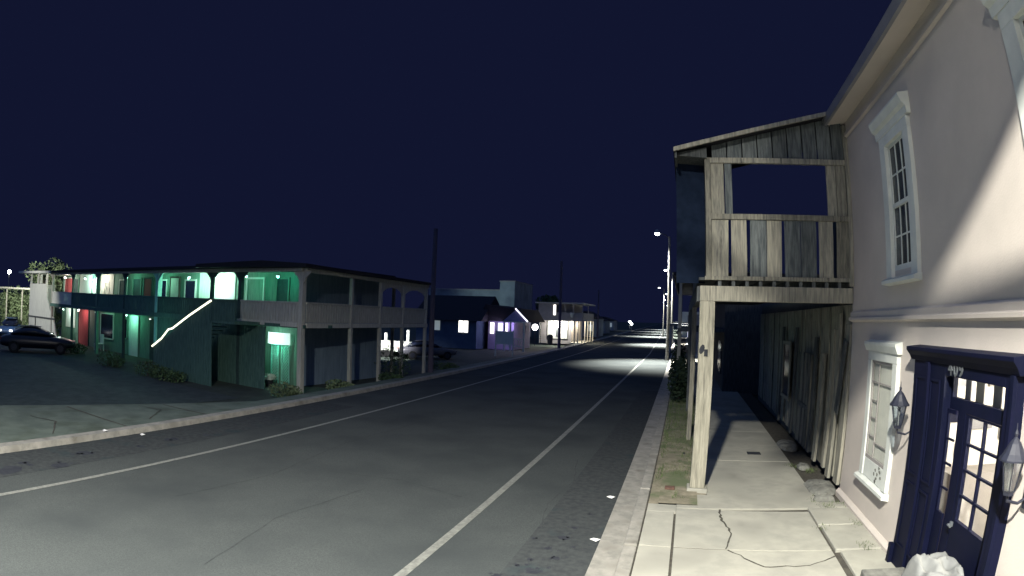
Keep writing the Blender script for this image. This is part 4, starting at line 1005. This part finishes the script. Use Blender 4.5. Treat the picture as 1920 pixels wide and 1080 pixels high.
# ------------------------------------------------------------------ vehicles
def car(loc, heading, paint, label, wagon=False, lit=False, cat='car', sc=1.0):
    root = thing('parked_car', (0, 0, 0), label, cat)
    st = [(-2.28, .62, .42, .70), (-2.2, .78, .30, .86), (-1.6, .86, .26, .98 if not wagon else 1.02), (-.8, .88, .24, .97), (0.1, .88, .24, .95), (.95, .88, .24, .93), (1.6, .85, .26, .84), (2.12, .76, .30, .72), (2.26, .60, .40, .60)]
    m = MB(); ring = []
    for x, w_, zb, zt in st:
        ring.append([(x, -w_*.85, zb), (x, -w_, zb+.12), (x, -w_, (zb+zt)/2+.08), (x, -w_*.9, zt-.03), (x, -w_*.6, zt), (x, w_*.6, zt), (x, w_*.9, zt-.03), (x, w_, (zb+zt)/2+.08), (x, w_, zb+.12), (x, w_*.85, zb)])
    n = 10; vs = [p for r in ring for p in r]
    m.add(vs, [(i*n+k, i*n+(k+1) % n, (i+1)*n+(k+1) % n, (i+1)*n+k) for i in range(len(ring)-1) for k in range(n)] + [tuple(range(n))[::-1], tuple(range((len(ring)-1)*n, len(ring)*n))])
    m.build('body', paint, root, smooth=True, sub=1)
    cb = ([(-2.0, .70, .90, .95), (-1.85, .70, .92, 1.45), (-.6, .70, .92, 1.52), (.3, .70, .92, 1.46), (1.05, .72, .92, .94)] if wagon else
          [(-1.75, .70, .92, .96), (-1.05, .66, .92, 1.36), (-.5, .66, .92, 1.43), (.2, .66, .92, 1.38), (1.1, .72, .90, .93)])
    m = MB(); ring = []
    for x, w_, zb, zt in cb: ring.append([(x, -w_-.08, zb), (x, -w_, (zb*.4+zt*.6)), (x, -w_*.8, zt), (x, w_*.8, zt), (x, w_, (zb*.4+zt*.6)), (x, w_+.08, zb)])
    n = 6; vs = [p for r in ring for p in r]
    m.add(vs, [(i*n+k, i*n+(k+1) % n, (i+1)*n+(k+1) % n, (i+1)*n+k) for i in range(len(ring)-1) for k in range(n)] + [tuple(range(n))[::-1], tuple(range((len(ring)-1)*n, len(ring)*n))])
    m.build('cabin', 'darkglass', root, smooth=True, sub=1)
    m = MB(); 
    for (x, w_, zb, zt), (x2, w2, zb2, zt2) in list(zip(cb[1:-1], cb[2:-1])): m.add([(x, -w_*.72, zt+.0), (x, w_*.72, zt), (x2, w2*.72, zt2), (x2, -w2*.72, zt2), (x, -w_*.72, zt+.02), (x, w_*.72, zt+.02), (x2, w2*.72, zt2+.02), (x2, -w2*.72, zt2+.02)], [(4,5,6,7),(0,3,7,4),(1,5,6,2)])
    m.build('roof', paint, root, smooth=True)
    for x in (-1.38, 1.38):
        for s_ in (-1, 1):
            m = MB(); m.tube([(x, s_*.68, .32), (x, s_*.90, .32)], .32, 20); wh = m.build('wheel', 'rubber', root)
            m = MB(); m.tube([(x, s_*.89, .32), (x, s_*.915, .32)], .19, 14); m.build('rim', 'blackmetal', wh)
    for s_ in (-1, 1):
        m = MB(); m.box(2.12, 2.25, s_*.48-.14, s_*.48+.14, .56, .70); m.build('headlight', 'e_head' if lit else 'silver', root, bevel=.02)
        m = MB(); m.box(-2.27, -2.17, s_*.55-.14, s_*.55+.14, .66, .80); m.build('tail_light', 'redcloth', root, bevel=.02)
        m = MB(); m.box(.72, .9, s_*.93-.07, s_*.93+.07, .95, 1.06); m.build('mirror', paint, root, bevel=.02)
    root.location = loc; root.rotation_euler = (0, 0, heading); root.scale = (sc, sc, sc)
    return root
car((-34.9, 16.5, -.335), rad(60), 'darkpaint', 'dark sedan parked in the shadow at the left edge', sc=1.12)
car((-47.2, 19.6, -.335), rad(-35), 'bluepaint', 'blue wagon with a bright headlamp behind the dark sedan', wagon=True, lit=True)
car((-19.2, 40.2, -.33), rad(40), 'dullpaint', 'dim grey car beyond the porch, right of the white trailer')

# white trailer lit from above
tr_ = thing('trailer', (-22.2, 38.3, -.35), 'bright white high sided trailer seen under the porch deck', 'trailer')
def TR(x, y, z): return (-24.9 + x*1.25, 38.6 + y*1.0 + x*.3, z)
m = MB(TR); m.box(.35, 3.5, 0, .08, .12, .85); m.box(.35, 3.5, 1.6, 1.68, .12, .85); m.box(.35, .43, .08, 1.6, .12, .85); m.box(3.42, 3.5, .08, 1.6, .12, .85); m.box(.43, 3.42, .08, 1.6, .12, .2)
m.build('body', 'palewall', tr_)
m = MB(TR); m.box(.3, 3.55, -.05, -.005, .45, .52); m.box(.3, 3.55, -.05, 0, .84, .95); m.build('side_rail', 'palewall', tr_)
for x, z in ((1.55, 1.85), (1.95, 1.55), (3.35, 1.85)):
    m = MB(TR); m.box(x, x+.16, -.1, .0, .2, z); m.build('stake', 'palewall', tr_)
m = MB(TR); m.box(-.35, .0, -.1, .2, .35, .85); m.box(0, .35, 0, .1, .2, .3); m.build('nose_box', 'palewall', tr_, bevel=.05)
for s_ in (-.08, 1.62):
    m = MB(TR); m.tube([(2.0, s_, -.05), (2.0, s_+.15, -.05)], .30, 16); m.build('wheel', 'rubber', tr_)
spot('trailer_fill', (-20.5, 34.5, 3.9), (-22.3, 38.8, .4), 5200, (1, 1, .97), 62, .6, .1)  # added spot hidden behind the porch, brightens the trailer

# ------------------------------------------------------------------ far left side houses
bh = thing('blue_house', (-22, 56, -.3), 'low blue house with dark roof and one bright window behind the utility pole', 'house')
m = MB(); m.box(-27.5, -20.6, 54.6, 62, -.3, 2.75); m.build('wall', 'bluehouse', bh)
m = MB(); m.prism([(54.0, 2.6), (62.6, 2.6), (58.3, 5.3)], 'x', -28.0, -19.9); m.build('roof', 'shingle', bh)
m = MB(); m.box(-22.55, -21.5, 54.53, 54.6, 1.4, 2.62); o = m.build('window', 'e_warm', bh, label='bright white lit window')
m = MB(); m.box(-22.62, -22.55, 54.5, 54.6, 1.35, 2.7); m.box(-21.5, -21.43, 54.5, 54.6, 1.35, 2.7); m.box(-22.62, -21.43, 54.5, 54.6, 1.3, 1.35); m.box(-22.045, -22.005, 54.5, 54.53, 1.4, 2.62); m.build('frame', 'palewall', o)
m = MB(); m.box(-25.3, -24.7, 54.53, 54.6, 1.5, 2.5); m.build('window', 'e_dim', bh)
ph = thing('gabled_house', (-18, 56, -.3), 'violet lit house with white porch columns and a light strip on its gable', 'house')
m = MB(); m.box(-20.0, -17.2, 56.5, 63, -.3, 2.65); m.build('wall', 'purplehouse', ph)
m = MB(); m.prism([(-21.0, 2.65), (-15.7, 2.65), (-16.6, 4.0), (-18.0, 4.1), (-20.2, 4.4)], 'y', 56.0, 64); m.build('roof', 'shingle', ph)
m = MB(); m.prism([(-17.8, 2.72), (-15.1, 2.72), (-16.45, 3.95)], 'y', 54.4, 56.2); m.build('porch_roof', 'shingle', ph)
m = MB(); m.prism([(-17.65, 2.74), (-15.25, 2.74), (-16.45, 3.82)], 'y', 54.33, 54.39); m.build('gable', 'purplehouse', ph)
m = MB(); m.tube([(-16.42, 54.3, 4.0), (-15.1, 54.3, 2.72)], .07, 6); m.build('rope_light', 'e_ropeblue', ph)
m = MB(); m.box(-17.7, -15.2, 54.32, 54.5, 2.6, 2.72); m.build('porch_beam', 'palewall', ph)
for x in (-17.5, -16.9, -15.5):
    m = MB(); m.box(x-.07, x+.07, 54.35, 54.49, -.3, 2.6); m.build('column', 'palewall', ph)
m = MB(); m.box(-17.4, -15.5, 54.36, 54.42, .9, 1.0); m.box(-17.4, -15.5, 54.36, 54.42, .2, .28)
for i in range(8): m.box(-17.3+i*.25, -17.26+i*.25, 54.37, 54.41, .28, .9)
m.build('railing', 'palewall', ph)
for x0, x1, mm in ((-19.75, -19.35, 'e_warm'), (-18.9, -18.4, 'e_cool'), (-18.1, -17.85, 'e_warm')):
    m = MB(); m.box(x0, x1, 56.42, 56.5, 1.35, 2.5); m.build('window', mm, ph)
bulb('porch_bulb', Vector((-16.8, 55.4, 2.45)) - ORG[ph.name], 170, (.62, .5, 1.0), .08, ph)
bulb('porch_bulb', Vector((-18.9, 55.2, 2.3)) - ORG[ph.name], 25, (.8, .65, 1.0), .08, ph)
bb = thing('grey_block', (-29, 82, 0), 'tall pale grey building with a raised corner behind the dark roofs', 'building')
m = MB(); m.box(-38.5, -26.7, 80.5, 90, 0, 7.0); m.build('wall', 'greyblock', bb)
m = MB(); m.box(-26.69, -24.4, 80, 90, 0, 8.3); m.build('stair_tower', 'greyblock', bb)
m = MB(); m.box(-38.6, -26.7, 80.4, 90, 7.0, 7.15); m.box(-26.75, -24.3, 79.9, 90, 8.3, 8.45); m.build('parapet', 'store', bb)
for x in (-36.5, -34, -31.5, -29): m = MB(); m.box(x, x+1, 80.44, 80.5, 4.8, 6.0); m.build('window', 'darkglass', bb)
spot('block_fill', (-28, 71, 6.0), (-28, 80.3, 6.6), 900, (.75, 1, .95), 80, .8, .1)  # added unseen spot, lifts the upper grey walls
# lit store
st = thing('lit_store', (-15.3, 72, -.1), 'small two storey store glowing white under its ground floor porch', 'shop')
m = MB(); m.box(-18.1, -14.1, 71.6, 79, -.1, 5.0); m.build('wall', 'store', st)
m = MB(); m.box(-18.5, -12.2, 69.7, 79.2, 5.0, 5.15); m.build('roof', 'polegrey', st)
m = MB(); m.box(-15.8, -12.4, 70, 79, 2.85, 3.0); m.build('balcony_deck', 'store', st)
m = MB(); m.box(-15.8, -12.45, 70.0, 70.06, 3.0, 3.9); m.box(-12.46, -12.4, 70.06, 79, 3.0, 3.9); m.build('balcony_railing', 'store', st)
m = MB(); m.box(-18.1, -15.8, 70.0, 71.6, 2.85, 5.0); m.build('upper_room', 'store', st)
m = MB(); m.box(-16.15, -15.85, 69.95, 70.0, 3.55, 4.85); m.build('window', 'e_warm', st)
for x, y in ((-12.45, 70.02), (-12.45, 72.2), (-12.45, 74.4), (-12.45, 76.6), (-12.45, 78.8), (-13.4, 70.02), (-12.95, 70.02), (-17.9, 70.02)):
    m = MB(); m.box(x-.06, x+.06, y, y+.12, -.05, 2.85); m.build('post', 'cream', st)
for x, y in ((-12.45, 70.02), (-13.6, 70.02), (-12.45, 74.4), (-14.7, 70.02)):
    m = MB(); m.box(x-.05, x+.05, y, y+.1, 3.9, 5.0); m.build('post', 'store', st)
m = MB(); m.box(-17.2, -14.6, 71.50, 71.6, .55, 2.8); m.build('wall_panel', 'palewall', st)
m = MB(); m.box(-16.1, -15.8, 71.45, 71.5, .8, 1.9); m.build('door', 'wooddark', st)
m = MB(); m.box(-14.0, -12.2, 70.0, 79.2, -.05, .16); m.build('porch_floor', 'concrete', st)
bulb('store_bulb', Vector((-15.6, 70.6, 2.5)) - ORG[st.name], 800, (1, .97, .9), .1, st)
bulb('store_bulb', Vector((-13.3, 72.0, 2.5)) - ORG[st.name], 480, (1, .88, .66), .1, st)
bulb('store_bulb', Vector((-13.3, 76.0, 2.5)) - ORG[st.name], 380, (1, .88, .66), .1, st)
m = MB(); m.lathe((-13.7, 69.7, 3.3), [(.28, .6), (.28, .5), (.12, .0)], 10)
m.build('hanging_sign', 'palewall', st)
# lamp globe between the houses
t = thing('garden_lamp', (-16.9, 64, -.1), 'round bright globe lamp between the gabled house and the store', 'lamp')
m = MB(); m.tube([(-16.9, 64, -.1), (-16.9, 64, 1.7)], .05, 8); m.build('post', 'blackmetal', t)
m = MB(); m.lathe((-16.9, 64, 1.7), [(.12, 0), (.32, .15), (.36, .35), (.3, .55), (.1, .68)], 12); m.build('globe', 'e_white', t, smooth=True)
bulb('globe_light', (0, 0, 3.0), 60, (1, 1, .95), .2, t)
# faint further buildings
for i, (x0, x1, y, h, lab) in enumerate(((-19.5, -15.2, 100, 4.6, 'faint grey house beyond the lit store'), (-24, -17.5, 128, 4.0, 'low dim house further down the left side'), (-27, -20, 165, 4.0, 'small dark house near the far end of the street'))):
    t = thing('distant_house', ((x0+x1)/2, y, 0), lab, 'house')
    m = MB(); m.box(x0, x1, y, y+9, 0, h*.7); m.build('wall', 'greyblock', t)
    m = MB(); m.prism([(x0-.3, h*.7), (x1+.3, h*.7), ((x0+x1)/2, h)], 'y', y-.3, y+9.3); m.build('roof', 'shingle', t)
    m = MB(); m.box(x1-1.6, x1-.5, y-.06, y, 1, 2.2); m.build('window', 'e_dim', t)
# sign board on two posts
t = thing('sign_board', (-15.1, 47.0, -.3), 'pale blank sign board on two white posts beside the left pavement', 'sign')
m = MB(); m.box(-15.95, -14.3, 47, 47.06, .75, 1.9); m.build('board', 'palewall', t)
for x in (-15.95, -14.38): m = MB(); m.box(x, x+.1, 46.95, 47.0, -.3, 2.0); m.build('post', 'palewall', t)
# bin and dark figure-like post by the lit store
m = MB(); m.lathe((-15.9, 67.5, -.05), [(.3, 0), (.36, 1.0), (.38, 1.02), (.34, 1.06), (.2, 1.2)], 12)
tag(m.build('rubbish_bin', 'tar'), 'dark rubbish bin on the pavement left of the glowing store front', 'bin')
# far white lights
for i, (x, y, z) in enumerate(((-17.6, 190, 2.6), (-17.0, 190, 1.9))):
    t = thing('distant_lamp', (x, y, 0), ('upper of two tiny white lamps left of the street end', 'lower of two tiny white lamps left of the street end')[i], 'lamp')
    m = MB(); m.tube([(x, y, 0), (x, y, z-.3)], .08, 6); m.build('post', 'polegrey', t)
    m = MB(); m.lathe((x, y, z-.35), [(.1, 0), (.38, .2), (.38, .5), (.1, .7)], 8); m.build('lens', 'e_lamp', t)
